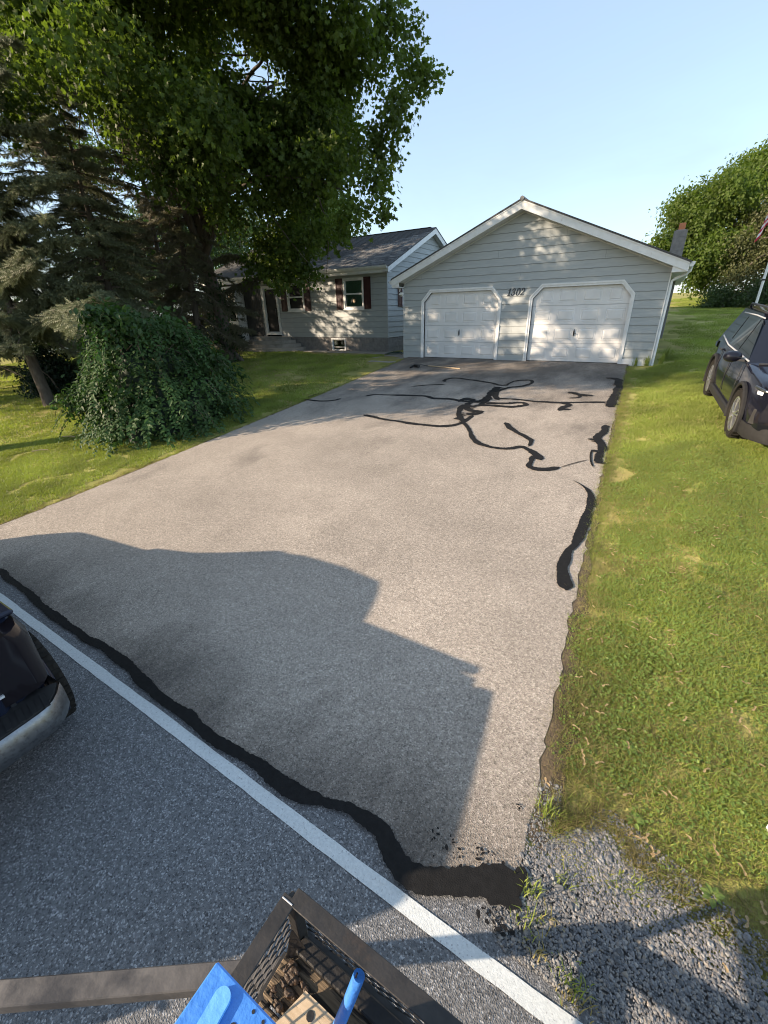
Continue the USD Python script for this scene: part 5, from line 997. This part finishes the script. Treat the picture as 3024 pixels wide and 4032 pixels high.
def suv(name, label, loc, rz, paint, group=None, simple=False):
    c = thing(name, label, 'car', group, loc=loc, rz=rz)
    keys = [(-2.36, .60, .52, .86), (-2.30, .80, .40, .98), (-2.1, .90, .30, 1.06), (-1.6, .955, .24, 1.09), (-.6, .965, .22, 1.07), (.3, .965, .22, 1.05), (1.0, .96, .22, 1.04), (1.45, .955, .23, 1.00), (1.95, .93, .25, .955), (2.25, .84, .27, .90), (2.40, .66, .32, .82)]
    ks, f = interp_st(keys, 0); xs_ = np.unique(np.concatenate([np.linspace(-2.36, 2.40, 40), ks]))
    st_ = []
    for x in xs_:
        w, zb, zt = f(x); st_.append((x, body_half(w, zb, zt, .90, .02 if x > .9 else .01)))
    b = to_man(loft(st_))
    for wx in (-1.43, 1.43):
        for s in (-1, 1): b = b-cylm(wx, .37, .425, s*.60, s*1.2)
    part(c, 'body', man(b), paint, smooth=28)
    # greenhouse
    zb, zr = 1.02, 1.64
    def gh(z):
        t = (z-zb)/(zr-zb); return (-2.18+.42*t**1.2, 1.12-1.10*t, .90-.22*t)
    sec = []
    rl = np.linspace(0, 1, 9)
    V, F = [], []
    for t in rl:
        x0, x1, w = gh(zb+(zr-zb)*t); V += [(x0, -w*.92, zb+(zr-zb)*t), (x0+.06, -w, zb+(zr-zb)*t), (x1-.16, -w, zb+(zr-zb)*t), (x1, -w*.72, zb+(zr-zb)*t), (x1, w*.72, zb+(zr-zb)*t), (x1-.16, w, zb+(zr-zb)*t), (x0+.06, w, zb+(zr-zb)*t), (x0, w*.92, zb+(zr-zb)*t)]
    for i in range(8):
        for j in range(8):
            a, b_ = i*8+j, i*8+(j+1) % 8; F += [[a, b_, b_+8], [a, b_+8, a+8]]
    part(c, 'greenhouse', tm(V, F), paint, smooth=30)
    x0, x1, w = gh(zr)
    rf_ = [(x, [(0, zr-.012), (w*.95, zr-.012), (w*1.0, zr+.003), (w*.9, zr+.028), (w*.5, zr+.05), (0, zr+.055)]) for x in np.linspace(x0+.01, x1-.03, 8)]
    part(c, 'roof', loft(rf_), paint, smooth=40)
    for s in (-1, 1):
        def sp(x, z): return np.array([x, s*(gh(z)[2]+.001), z])
        def quad(xa0, xa1, xb0, xb1, z0, z1):
            P = [sp(xa0, z0), sp(xa1, z0), sp(xb1, z1), sp(xb0, z1)]; return panel(P if s < 0 else P[::-1], .006)
        part(c, 'side_window', quad(-.02, .86, .0, .12, 1.085, 1.56), M['carglass']); part(c, 'side_window', quad(-.98, -.08, -.92, -.06, 1.09, 1.56), M['carglass']); part(c, 'side_window', quad(-1.84, -1.05, -1.45, -.98, 1.16, 1.54), M['carglass'])
        part(c, 'window_trim', tube([sp(-1.9, 1.13), sp(-1.0, 1.06), sp(.92, 1.055)], .013, 6), M['silver']); part(c, 'window_trim', tube([sp(-1.5, 1.575), sp(-.5, 1.595), sp(.1, 1.59)], .011, 6), M['silver'])
        part(c, 'roof_rail', tube([(x0+.12, s*(w-.06), zr+.03), (x0+.22, s*(w-.05), zr+.085), (-.6, s*(w-.04), zr+.09), (x1-.35, s*(w-.06), zr+.08), (x1-.2, s*(w-.07), zr+.02)], .018, 8), M['blackplastic'])
        mir = trimesh.creation.icosphere(2, 1.0); v = np.array(mir.vertices)*np.array([.10, .125, .085]); v[:, 0] = np.where(v[:, 0] < 0, v[:, 0]*.35, v[:, 0]); part(c, 'wing_mirror', tm(v+np.array([.72, s*1.07, 1.09]), mir.faces), paint, smooth=True)
        part(c, 'mirror_arm', beam((.76, s*.9, 1.04), (.72, s*1.03, 1.05), .09, .03), M['blackplastic'])
        for wx in (-1.43, 1.43):
            part(c, 'arch_trim', tube([(wx+.445*math.cos(a), s*(.962 if wx < 0 else .955), .37+.445*math.sin(a)) for a in np.linspace(-.35, math.pi+.35, 22)], .032, 6), M['plastic'])
        part(c, 'sill_trim', bx(-.98, .98, s*.86, s*.985, .22, .36, .02), M['plastic'])
        part(c, 'door_handle', bx(-.32, -.10, s*.945, s*.975, .93, .965, .008), M['blackplastic']); part(c, 'door_handle', bx(-1.22, -1.0, s*.945, s*.975, .95, .985, .008), M['blackplastic'])
        for x in (.92, -.05, -1.02): part(c, 'door_gap', tube([(x, s*.968, .42), (x+.02, s*.968, .7), (x-.01, s*.935, 1.0)], .005, 4), M['black'])
        part(c, 'headlamp', panel([(2.06, s*.90, .80), (2.335, s*.70, .765), (2.33, s*.70, .81), (2.05, s*.90, .845)][::-s], .012, .05), M['headlens'])
        part(c, 'lamp_bar', tube([(1.98, s*.925, .885), (2.2, s*.845, .862), (2.36, s*.66, .835)], .016, 6), M['chrome'])
        part(c, 'fog_lamp_bezel', panel([(2.12, s*.905, .42), (2.375, s*.66, .42), (2.375, s*.64, .60), (2.14, s*.89, .62)][::-s], .012, .03), M['blackplastic']); part(c, 'fog_lamp', panel([(2.20, s*.855, .45), (2.36, s*.69, .45), (2.36, s*.67, .57), (2.21, s*.845, .58)][::-s], .022, .02), M['lens'])
    wsP = [np.array([gh(zb+.05)[1]+.0, -.62, zb+.05]), np.array([gh(zb+.05)[1], .62, zb+.05]), np.array([gh(1.60)[1], .46, 1.60]), np.array([gh(1.60)[1], -.46, 1.60])]
    part(c, 'windshield', panel(wsP, .008), M['windshield'])
    for s in (-1, 1):
        P = [np.array([gh(zb+.05)[1]-.01, s*.63, zb+.05]), np.array([gh(zb+.05)[1]-.13, s*.85, zb+.05]), np.array([gh(1.6)[1]-.10, s*.66, 1.6]), np.array([gh(1.6)[1]-.01, s*.47, 1.6])]
    part(c, 'cowl', tube([(1.16, -.8, 1.045), (1.24, 0, 1.055), (1.16, .8, 1.045)], .022, 6), M['blackplastic']); part(c, 'wiper', beam((1.14, -.55, 1.075), (1.08, .25, 1.13), .018, .012), M['black'])
    part(c, 'grille', bx(2.30, 2.412, -.62, .62, .50, .74, .02), M['blackplastic']); part(c, 'front_skid_plate', bx(2.0, 2.39, -.50, .50, .20, .30, .03), M['silver'])
    part(c, 'lower_bumper', loft([(x, [(0, .20), (w_, .20), (w_+.02, .27), (w_+.012, .40), (0, .40)]) for x, w_ in ((1.86, .93), (2.1, .90), (2.3, .76), (2.415, .62))]), M['plastic'], smooth=40)
    part(c, 'rear_window', panel([(-2.17, .7, 1.12), (-2.17, -.7, 1.12), (-1.82, -.56, 1.56), (-1.82, .56, 1.56)], .01), M['carglass'])
    part(c, 'tail_lamp', bx(-2.33, -2.1, .62, .90, .86, 1.0, .03), M['lens']); part(c, 'tail_lamp', bx(-2.33, -2.1, -.90, -.62, .86, 1.0, .03), M['lens'])
    part(c, 'underbody', bx(-2.0, 2.0, -.58, .58, .2, .5, .05), M['black'])
    for wx in (-1.43, 1.43):
        for s in (-1, 1): wheel(c, wx, s*.855, .365, .365, .235, s, .255)
    return c
suvp = np.array([9.36, -6.65, -.315]); suvr = np.array([9.20, -3.80, -.16])
fwd = unit(suvp-suvr); rzS = math.atan2(fwd[1], fwd[0])
mid = (suvp+suvr)/2; rgt = np.array([fwd[1], -fwd[0], 0]); cen = mid-rgt*.97
CARX = suv('parked_car', 'dark navy sport utility car parked on the right lawn beside the garage', (cen[0], cen[1], (suvp[2]+suvr[2])/2-.02), 0, M['navy'])
op = UsdGeom.Xformable(CARX)
op.ClearXformOpOrder(); pitch_ = math.atan2(suvr[2]-suvp[2], 2.86)
op.MakeMatrixXform().Set(Gf.Matrix4d().SetRotate(Gf.Rotation(Gf.Vec3d(0, 1, 0), math.degrees(pitch_)))*Gf.Matrix4d().SetRotate(Gf.Rotation(Gf.Vec3d(0, 0, 1), math.degrees(rzS)))*Gf.Matrix4d().SetTranslate(Gf.Vec3d(float(cen[0]), float(cen[1]), float((suvp[2]+suvr[2])/2-.025))))
wt = thing('flatbed_trailer', 'low white flatbed trailer parked far left, glimpsed between the spruce and the bush', 'trailer', loc=(-20.0, -2.4, float(H(-20.0, -2.4))), rz=1.05)
part(wt, 'side_panel', bx(-2.4, 2.4, -.9, .9, .62, .86, .02), M['whitecar']); part(wt, 'chassis', bx(-2.2, 2.2, -.7, .7, .42, .615, .02), M['black']); part(wt, 'fender', bx(-.7, .7, -.98, -.901, .3, .6, .03), M['whitecar']); part(wt, 'skirt', bx(-1.9, 1.9, -.86, -.84, .16, .41, .004), M['whitecar'])
for s in (-1, 1): wheel(wt, 0, s*.82, .3, .3, .18, s, .17, 5, 24)

# pickup whose rear right corner stands at the left edge
def pickup():
    c = thing('pickup_truck', 'dark blue pickup truck with a chrome rear bumper at the left edge', 'truck', loc=(2.24, -15.27, ROAD_Z+.004), rz=math.pi)
    # local +x forward (world -x); +y is the world -y side; the photographed side is local -y
    zt = 1.19
    st_ = []
    for x in np.linspace(-3.12, 2.55, 60):
        e = np.clip((x+3.12)/.14, 0, 1); e2 = np.clip((2.55-x)/.5, 0, 1)
        w = (.74+.155*math.sqrt(1-(1-e)**2))*(.80+.2*math.sqrt(max(0, 1-(1-e2)**2)))
        z1 = np.interp(x, [-3.12, -2.95, .75, .95, 2.3, 2.55], [zt-.16, zt, zt, 1.12, 1.02, .84]); zb = np.interp(x, [-3.12, -2.7, 2.2, 2.55], [.60, .50, .42, .5])
        st_.append((x, [(0, zb), (w*.86, zb), (w*.96, zb+.03), (w, zb+.16), (w*1.005, zb+.34), (w*.99, z1-.12), (w*.965, z1-.02), (w*.93, z1), (w*.5, z1+.01), (0, z1+.012)]))
    b = to_man(loft(st_))
    for wx in (-2.50, 1.45):
        for s in (-1, 1): b = b-cylm(wx, .38, .46, s*.60, s*1.2)
    b = b-m3.Manifold.cube([2.04, 1.50, 1.0]).translate([-2.98, -.75, .68])
    part(c, 'body', man(b), M['truckpaint'], smooth=30)
    part(c, 'bed_liner', bx(-2.97, -.95, -.745, .745, .655, .68), M['blackplastic'])
    V = [(-.95, w, z) for w, z in ()]
    cab = loft([(x, [(0, 1.05), (.855*k, 1.05), (.86*k, 1.16), (.80*k, 1.16+(zr-1.16)*.5), (.72*k, zr-.06), (.66*k, zr-.01), (.4*k, zr+.02), (0, zr+.03)]) for x, zr, k in ((-.98, 1.20, .96), (-.93, 1.55, .985), (-.84, 1.71, 1), (-.3, 1.74, 1), (.25, 1.72, 1), (.45, 1.66, 1), (.8, 1.40, .99), (1.12, 1.17, .97))])
    part(c, 'cab', cab, M['truckpaint'], smooth=40)
    for s in (-1, 1):
        P = [(-.45, s*.862, 1.19), (.72, s*.862, 1.19), (.42, s*.75, 1.62), (-.45, s*.74, 1.63)]; part(c, 'side_window', panel(P if s < 0 else P[::-1], .012), M['carglass'])
        part(c, 'bed_rail', bx(-3.02, -.96, s*.80, s*.885, zt-.005, zt+.03, .012), M['truckpaint'])
        part(c, 'arch_flare', tube([(-2.50+.475*math.cos(a), s*.905, .38+.475*math.sin(a)) for a in np.linspace(-.1, math.pi+.1, 20)], .035, 8), M['truckpaint'], smooth=True)
        part(c, 'tail_lamp', man(to_man(loft([(x, [(0, .72), (w_, .72), (w_+.006, .80), (w_+.004, 1.06), (w_-.03, 1.15), (0, 1.15)]) for x, w_ in ((-3.138, .80), (-3.12, .845), (-3.07, .885), (-2.98, .905), (-2.86, .909))]))^m3.Manifold.cube([1, .30, 1]).translate([-3.5, .62 if s > 0 else -.92, .5])), M['lens'], smooth=35)
        for wx in (-2.50, 1.45): wheel(c, wx, s*.885, .38, .38, .25, s, .215, 6, 34)
    part(c, 'rear_window', panel([(-.97, .62, 1.26), (-.97, -.62, 1.26), (-.87, -.56, 1.63), (-.87, .56, 1.63)], .02), M['carglass']); part(c, 'windshield', panel([(1.02, -.7, 1.22), (1.02, .7, 1.22), (.5, .6, 1.63), (.5, -.6, 1.63)], .03), M['windshield'])
    part(c, 'bed_cover', bx(-3.02, -.97, -.757, .757, zt-.02, zt+.022, .01), M['blackplastic']); part(c, 'tailgate', bx(-3.145, -3.06, -.66, .66, .62, zt+.01, .025), M['truckpaint']); part(c, 'tailgate_trim', bx(-3.155, -3.14, -.66, .66, .80, .815), M['silver']); part(c, 'tailgate_cap', bx(-3.15, -3.03, -.67, .67, zt+.011, zt+.035, .01), M['blackplastic'])
    part(c, 'tail_seam', bx(-3.13, -3.0, -.69, -.665, .6, zt), M['black'])
    # step bumper: chrome face wrapping round the corner, black ridged pad on top
    def bumper_ring(z, out):
        P = []
        for s in np.linspace(-1, 1, 41):
            a = abs(s); P.append((-3.36+.05*a**2+.14*(max(0, a-.8)/.2)**2.4-out, s*.905))
        return P
    sec = [(.50, -.03), (.52, .0), (.60, .012), (.66, .0), (.685, -.02)]
    V, F = [], []
    for z, o in sec:
        V += [(x, y, z) for x, y in bumper_ring(z, o)]
    for i in range(len(sec)-1):
        for j in range(40): a = i*41+j; F += [[a, a+1, a+42], [a, a+42, a+41]]
    k = len(V); V += [(x+.05, y*.96, .5) for x, y in bumper_ring(0, 0)]; 
    for j in range(40): F += [[k+j, k+j+1, j+1], [k+j, j+1, j]]
    for s, j in ((-1, 0), (1, 40)):
        m0 = len(V); V += [(V[i*41+j][0]+.24, V[i*41+j][1]*.985, z) for i, (z, _) in enumerate(sec)]
        for i in range(len(sec)-1): a, b_ = i*41+j, m0+i; F += [[a, b_, b_+1], [a, b_+1, a+41]]
    part(c, 'bumper', tm(V, F), M['chrome'], smooth=35)
    rt_ = bumper_ring(0, -.018); pad = Polygon([(x+.012, y*.985) for x, y in rt_]+[(-3.10, .80), (-3.10, -.80)]).buffer(0)
    pdm = extr(pad, .03); v = pdm.vertices.copy(); v[:, 2] += .662; pdm.vertices = v; part(c, 'step_pad', pdm, M['blackplastic'])
    part(c, 'pad_ridges', cat_([beam((-3.175, y, .694), (-3.30, y+.02, .694), .028, .012) for y in np.arange(-.80, .82, .062)]), M['plastic'])
    part(c, 'hitch', cat_([bx(-3.56, -3.1, -.03, .03, .42, .48, .005), revolve([(0, .02), (.03, .02), (.035, 0), (0, 0)], 1, 12).apply_transform(trimesh.transformations.translation_matrix([-3.5, 0, .5]))]), M['steel'])
    part(c, 'underbody', bx(-2.7, 2.2, -.55, .55, .38, .62, .05), M['black'])
    return c
pickup()

# utility trailer below the camera
T_ = thing('utility_trailer', 'black steel utility trailer with mesh sides and a dirty plank floor', 'trailer')
TX0, TX1, TY1, TY0, RZ, FZ = 7.53, 11.2, -14.51, -16.35, -.08, -.32
def angle_iron(a, b, nrm_in, w=.048, t=.006):
    a, b, i = np.array(a, float), np.array(b, float), np.array(nrm_in, float)
    d = unit(b-a); return cat_([beam(a+i*w/2-np.array([0, 0, t/2]), b+i*w/2-np.array([0, 0, t/2]), w, t, (0, 0, 1), .002), beam(a+i*t/2-np.array([0, 0, w/2+t]), b+i*t/2-np.array([0, 0, w/2+t]), t, w, (0, 0, 1), .002)])
part(T_, 'top_rail', angle_iron((TX0+.03, TY1, RZ), (TX1, TY1, RZ), (0, -1, 0)), M['steel']); part(T_, 'top_rail', angle_iron((TX0, TY1-.03, RZ-.0005), (TX0, TY0, RZ-.0005), (1, 0, 0)), M['steel']); part(T_, 'top_rail', angle_iron((TX0, TY0, RZ), (TX1, TY0, RZ), (0, 1, 0)), M['steel'])
part(T_, 'corner_cap', man(m3.CrossSection([[(TX0-.001, TY1-.04), (TX0-.001, TY1-.02), (TX0+.006, TY1-.005), (TX0+.02, TY1+.001), (TX0+.04, TY1+.001), (TX0+.04, TY1-.04)]]).extrude(.0085).translate([0, 0, RZ-.008])), M['steel'])
for x, y in ((TX0+.03, TY1-.03), (TX0+.03, TY0+.03), (9.0, TY1-.02), (10.4, TY1-.02)): part(T_, 'post', bx(x-.018, x+.018, y-.018, y+.018, -.70, RZ-.01, .003), M['steel'])
part(T_, 'corner_weld', tube([(TX0+.004, TY1-.044, RZ+.0005), (TX0+.043, TY1-.044, RZ+.0005)], .0022, 5), M['silver'])
def mesh_side(o, u, L, h, z0):
    bars = []
    o, u = np.array(o, float), np.array(u, float)
    for k in np.arange(-h*1.8, L, .06):
        for sg in (1, -1):
            a0, a1 = (k, k+h*1.8) if sg > 0 else (k+h*1.8, k)
            t0, t1 = 0.0, 1.0
            lo_, hi_ = sorted(((0-a0)/(a1-a0), (L-a0)/(a1-a0))); t0, t1 = max(0, lo_), min(1, hi_)
            if t1-t0 < .02: continue
            p = lambda t: o+u*(a0+(a1-a0)*t)+np.array([0, 0, z0+h*t]); bars.append(beam(p(t0), p(t1), .0028, .0040, np.cross(u, [0, 0, 1])))
    return cat_(bars)
part(T_, 'side_mesh', mesh_side((TX0+.02, TY1-.012, 0), (1, 0, 0), 2.2, .20, FZ+.01), M['black'], kind='stuff'); part(T_, 'side_mesh', mesh_side((TX0+.012, TY1-.02, 0), (0, -1, 0), 1.8, .20, FZ+.01), M['black'], kind='stuff')
part(T_, 'side_board', bx(TX0+.05, TX1, TY1-.075, TY1-.030, FZ, FZ+.03, .004), M['tarboard'])
part(T_, 'corner_gusset', tm([(TX0+.03, TY1-.06, FZ+.10), (TX0+.09, TY1-.054, FZ+.005), (TX0+.03, TY1-.10, FZ+.005), (TX0+.035, TY1-.055, FZ+.10), (TX0+.095, TY1-.052, FZ+.006), (TX0+.035, TY1-.095, FZ+.006)], [[0, 1, 2], [3, 5, 4], [0, 2, 5], [0, 5, 3], [0, 3, 4], [0, 4, 1]]), M['tarboard'])
part(T_, 'frame', cat_([angle_iron((TX0, TY1, FZ-.03), (TX1, TY1, FZ-.03), (0, -1, 0)), angle_iron((TX0, TY1-.08, FZ-.031), (TX0, TY0, FZ-.031), (1, 0, 0)), angle_iron((TX0, TY0, FZ-.03), (TX1, TY0, FZ-.03), (0, 1, 0))]), M['steel'])
part(T_, 'lower_frame', cat_([beam((TX0, TY1-.03, -.69), (TX1, TY1-.03, -.69), .05, .08), beam((TX0+.025, TY1-.06, -.69), (TX0+.025, TY0+.06, -.69), .05, .08), beam((TX0, TY0+.03, -.69), (TX1, TY0+.03, -.69), .05, .08)]), M['steel'])
for i, y in enumerate(np.arange(TY1-.055-.14, TY0, -.145)): part(T_, 'floor_plank', bx(TX0+.02+.006*(i % 3), TX1, y+.003, y+.139, FZ-.03, FZ+.002*(i % 2), .003), M['plank'])
for a, b in (((7.62, -14.46, -.69), (6.40, -15.29, -.69)), ((7.62, -16.30, -.69), (6.40, -15.46, -.69))): part(T_, 'tongue_beam', beam(a, b, .074, .06, (0, 0, 1), .004), M['wornsteel'])
part(T_, 'tongue_beam', beam((6.55, -15.375, -.692), (5.75, -15.29, -.692), .074, .06, (0, 0, 1), .004), M['wornsteel'])
part(T_, 'coupler', loft([(0, [(0, -.03), (.05, -.03), (.05, .04), (0, .05)]), (.3, [(0, -.03), (.07, -.03), (.07, .03), (0, .04)])]).apply_transform(trimesh.transformations.translation_matrix([5.5, -15.29, -.70])), M['steel'])
for s, yy in ((1, TY1+.16), (-1, TY0-.16)): wheel(T_, 10.1, yy, ROAD_Z+.34, .33, .2, s, .19, 5, 30, M['silver'])
part(T_, 'axle', cyl((10.1, (TY0+TY1)/2, ROAD_Z+.34), .035, 2.1, 1, 12), M['steel'])
# things in the trailer
BZ = .22
cab_ = thing('blue_box', 'blue painted metal box with a flat lid and a lighter strap over the trailer front', 'box')
part(cab_, 'lid', bx(7.605, 8.02, -15.5, -14.787, BZ-.012, BZ, .004), M['blue']); part(cab_, 'shell', bx(7.66, 7.98, -15.45, -14.835, FZ+.005, BZ-.0125, .01), M['blue'])
sp_ = LineString([(7.665, -14.823), (7.672, -14.90), (7.70, -15.3)]).buffer(.019)
m_ = extr(sp_, .009); v = m_.vertices.copy(); v[:, 2] += BZ+.0005; m_.vertices = v; part(cab_, 'strap', m_, M['blue2'])
part(cab_, 'bolt_hole', cat_([cyl((7.735+.028*i, -14.80-.0*i, BZ+.0004), .0035, .0016, 2, 10) for i in range(4)]+[cyl((7.715, -14.838, BZ+.0004), .008, .0016, 2, 12)]), M['black'])
hd = thing('blue_rod', 'round blue wooden rod leaning in the trailer against the mesh side', 'rod')
part(hd, 'shaft', tube([(7.823, -14.565, -.12), (7.81, -14.60, -.20), (7.79, -14.66, -.31)], [.017, .017, .017], 14), M['blue'], smooth=40); part(hd, 'split', tube([(7.82, -14.568, -.102), (7.806, -14.606, -.185), (7.786, -14.664, -.295)], .003, 4), M['black'])
wd = thing('wood_scrap', 'pale weathered board with dark knots lying on the trailer floor', 'board')
part(wd, 'board', tm(*(lambda b: (b.vertices+np.where(b.vertices[:, :1] < 8, (b.vertices[:, 1:2]+14.636)*.35, 0)*np.array([1., 0, 0]), b.faces))(bx(7.67, 8.4, -14.83, -14.636, FZ+.004, FZ+.04))), M['lightwood'])
rt2 = np.random.default_rng(909)
for i, (x, y) in enumerate([(7.715, -14.668), (7.76, -14.70)]): part(wd, 'knot', cyl((x, y, FZ+.0405), (.012, .006)[i], .002, 2, 9), M['tarboard'])
db = []
for i in range(34):
    q = trimesh.creation.icosphere(1, 1.0); v = np.array(q.vertices); v = v*(.7+.8*meshkit.noise(v*1.5+i*3, i)[:, None])*np.array([.012, .008, .005])*rt2.uniform(.5, 1.4)+np.array([7.575+abs(rt2.normal(0, .035)), -14.605-abs(rt2.normal(0, .05)), FZ+.008]); db.append(tm(v, q.faces))
top('tar_debris', cat_(db), M['tar'], 'crumbs of tar and bark on the trailer floor', 'debris', kind='stuff', smooth=True)

# ------------------------------------------------------------------ small things
rl = thing('paint_roller', 'black sealer roller with bent wire frame and wooden pole lying before the garage', 'roller')
zr_ = lambda x, y: float(DZ(np.array(x), np.array(y)))
part(rl, 'pole', tube([(1.72, -1.475, zr_(1.72, -1.475)+.02), (2.95, -1.69, zr_(2.95, -1.69)+.02)], .017, 8), M['stick'], smooth=True)
part(rl, 'wire', tube([(1.74, -1.48, zr_(1.7, -1.48)+.02), (1.52, -1.44, zr_(1.5, -1.44)+.03), (1.42, -1.45, zr_(1.4, -1.45)+.05), (1.40, -1.56, zr_(1.4, -1.5)+.05)], .008, 6), M['black'])
part(rl, 'roller_sleeve', cat_([cyl((0, 0, 0), .05, .26, 0, 16).apply_transform(trimesh.transformations.rotation_matrix(-.55, [0, 0, 1])).apply_transform(trimesh.transformations.translation_matrix([1.42, -1.72, zr_(1.4, -1.7)+.055])), beam((1.30, -1.62, zr_(1.3, -1.6)+.06), (1.26, -1.9, zr_(1.3, -1.9)+.03), .05, .06, (0, 0, 1), .01)]), M['black'], smooth=30)
wp = thing('white_post', 'white wooden post standing in the grass at the right edge', 'post')
pz = float(H(9.30, -12.66))
part(wp, 'post', tube([(9.288, -12.70, pz-.1), (9.30, -12.69, pz+1.15)], .052, 4), M['white']); part(wp, 'brace', beam((9.315, -12.50, pz+.0), (9.31, -12.66, pz+.85), .022, .022), M['white'])
mb = revolve([(0, 0), (.085, 0), (.085, .44), (0, .44)], 1, 20).apply_transform(trimesh.transformations.translation_matrix([9.34, -12.86, pz+1.24])); part(wp, 'letter_box', mb, M['white'], smooth=30)
fp = thing('flagpole', 'white flagpole with a red and white striped flag behind the parked car', 'flagpole')
FX, FY = 11.12, 8.3; fz = float(H(FX, FY))
part(fp, 'pole', tube([(FX, FY, fz-.2), (FX, FY, 7.4)], [.045, .035], 12), M['pole'], smooth=True); part(fp, 'collar', cyl((FX, FY, 2.35), .052, .05, 2, 14), M['plastic'])
part(fp, 'ball', trimesh.creation.icosphere(2, .07).apply_transform(trimesh.transformations.translation_matrix([FX, FY, 7.45])), M['pole'], smooth=True)
def flag_pt(u, v):
    # hanging limp from the hoist: u along the fly, v down the hoist
    fall = 1.0*u; x = FX-.05-.62*u*(.6+.4*v)-.05*math.sin(9*u+3*v); y = FY+.10*math.sin(11*u+2*v); z = 5.75-1.05*v-1.10*u*(.35+.65*v)+.02*math.sin(13*u); return (x, y, z)
for s in range(13):
    V, F = [], []
    for j in range(3):
        for i in range(15): V.append(flag_pt(i/14, (s+j/2)/13))
    for j in range(2):
        for i in range(14): a = j*15+i; F += [[a, a+1, a+16], [a, a+16, a+15]]
    part(fp, 'flag_stripe', tm(V, F), M['flagred'] if s % 2 == 0 else M['flagwhite'], smooth=True)
V, F = [], []
for j in range(8):
    for i in range(8): p = flag_pt(i/7*.4, j/7*.54); V.append((p[0]-.004, p[1]-.006, p[2]))
for j in range(7):
    for i in range(7): a = j*8+i; F += [[a, a+1, a+9], [a, a+9, a+8]]
part(fp, 'flag_canton', tm(V, F), M['flagblue'], smooth=True)
for i, (x, y, L, a) in enumerate([(-3.3, -10.6, .35, .4), (-2.9, -11.4, .3, .9)]):
    z = float(lawn_z(np.array(x), np.array(y)))+.04; top('fallen_stick', tube([(x, y, z), (x+L*.5*math.cos(a), y+L*.5*math.sin(a)+.02, z+.01), (x+L*math.cos(a), y+L*math.sin(a), z)], .010, 6), M['stick'], ['pale fallen stick on the left lawn nearer the spruce', 'pale fallen stick on the shaded left lawn nearer the road'][i], 'stick')
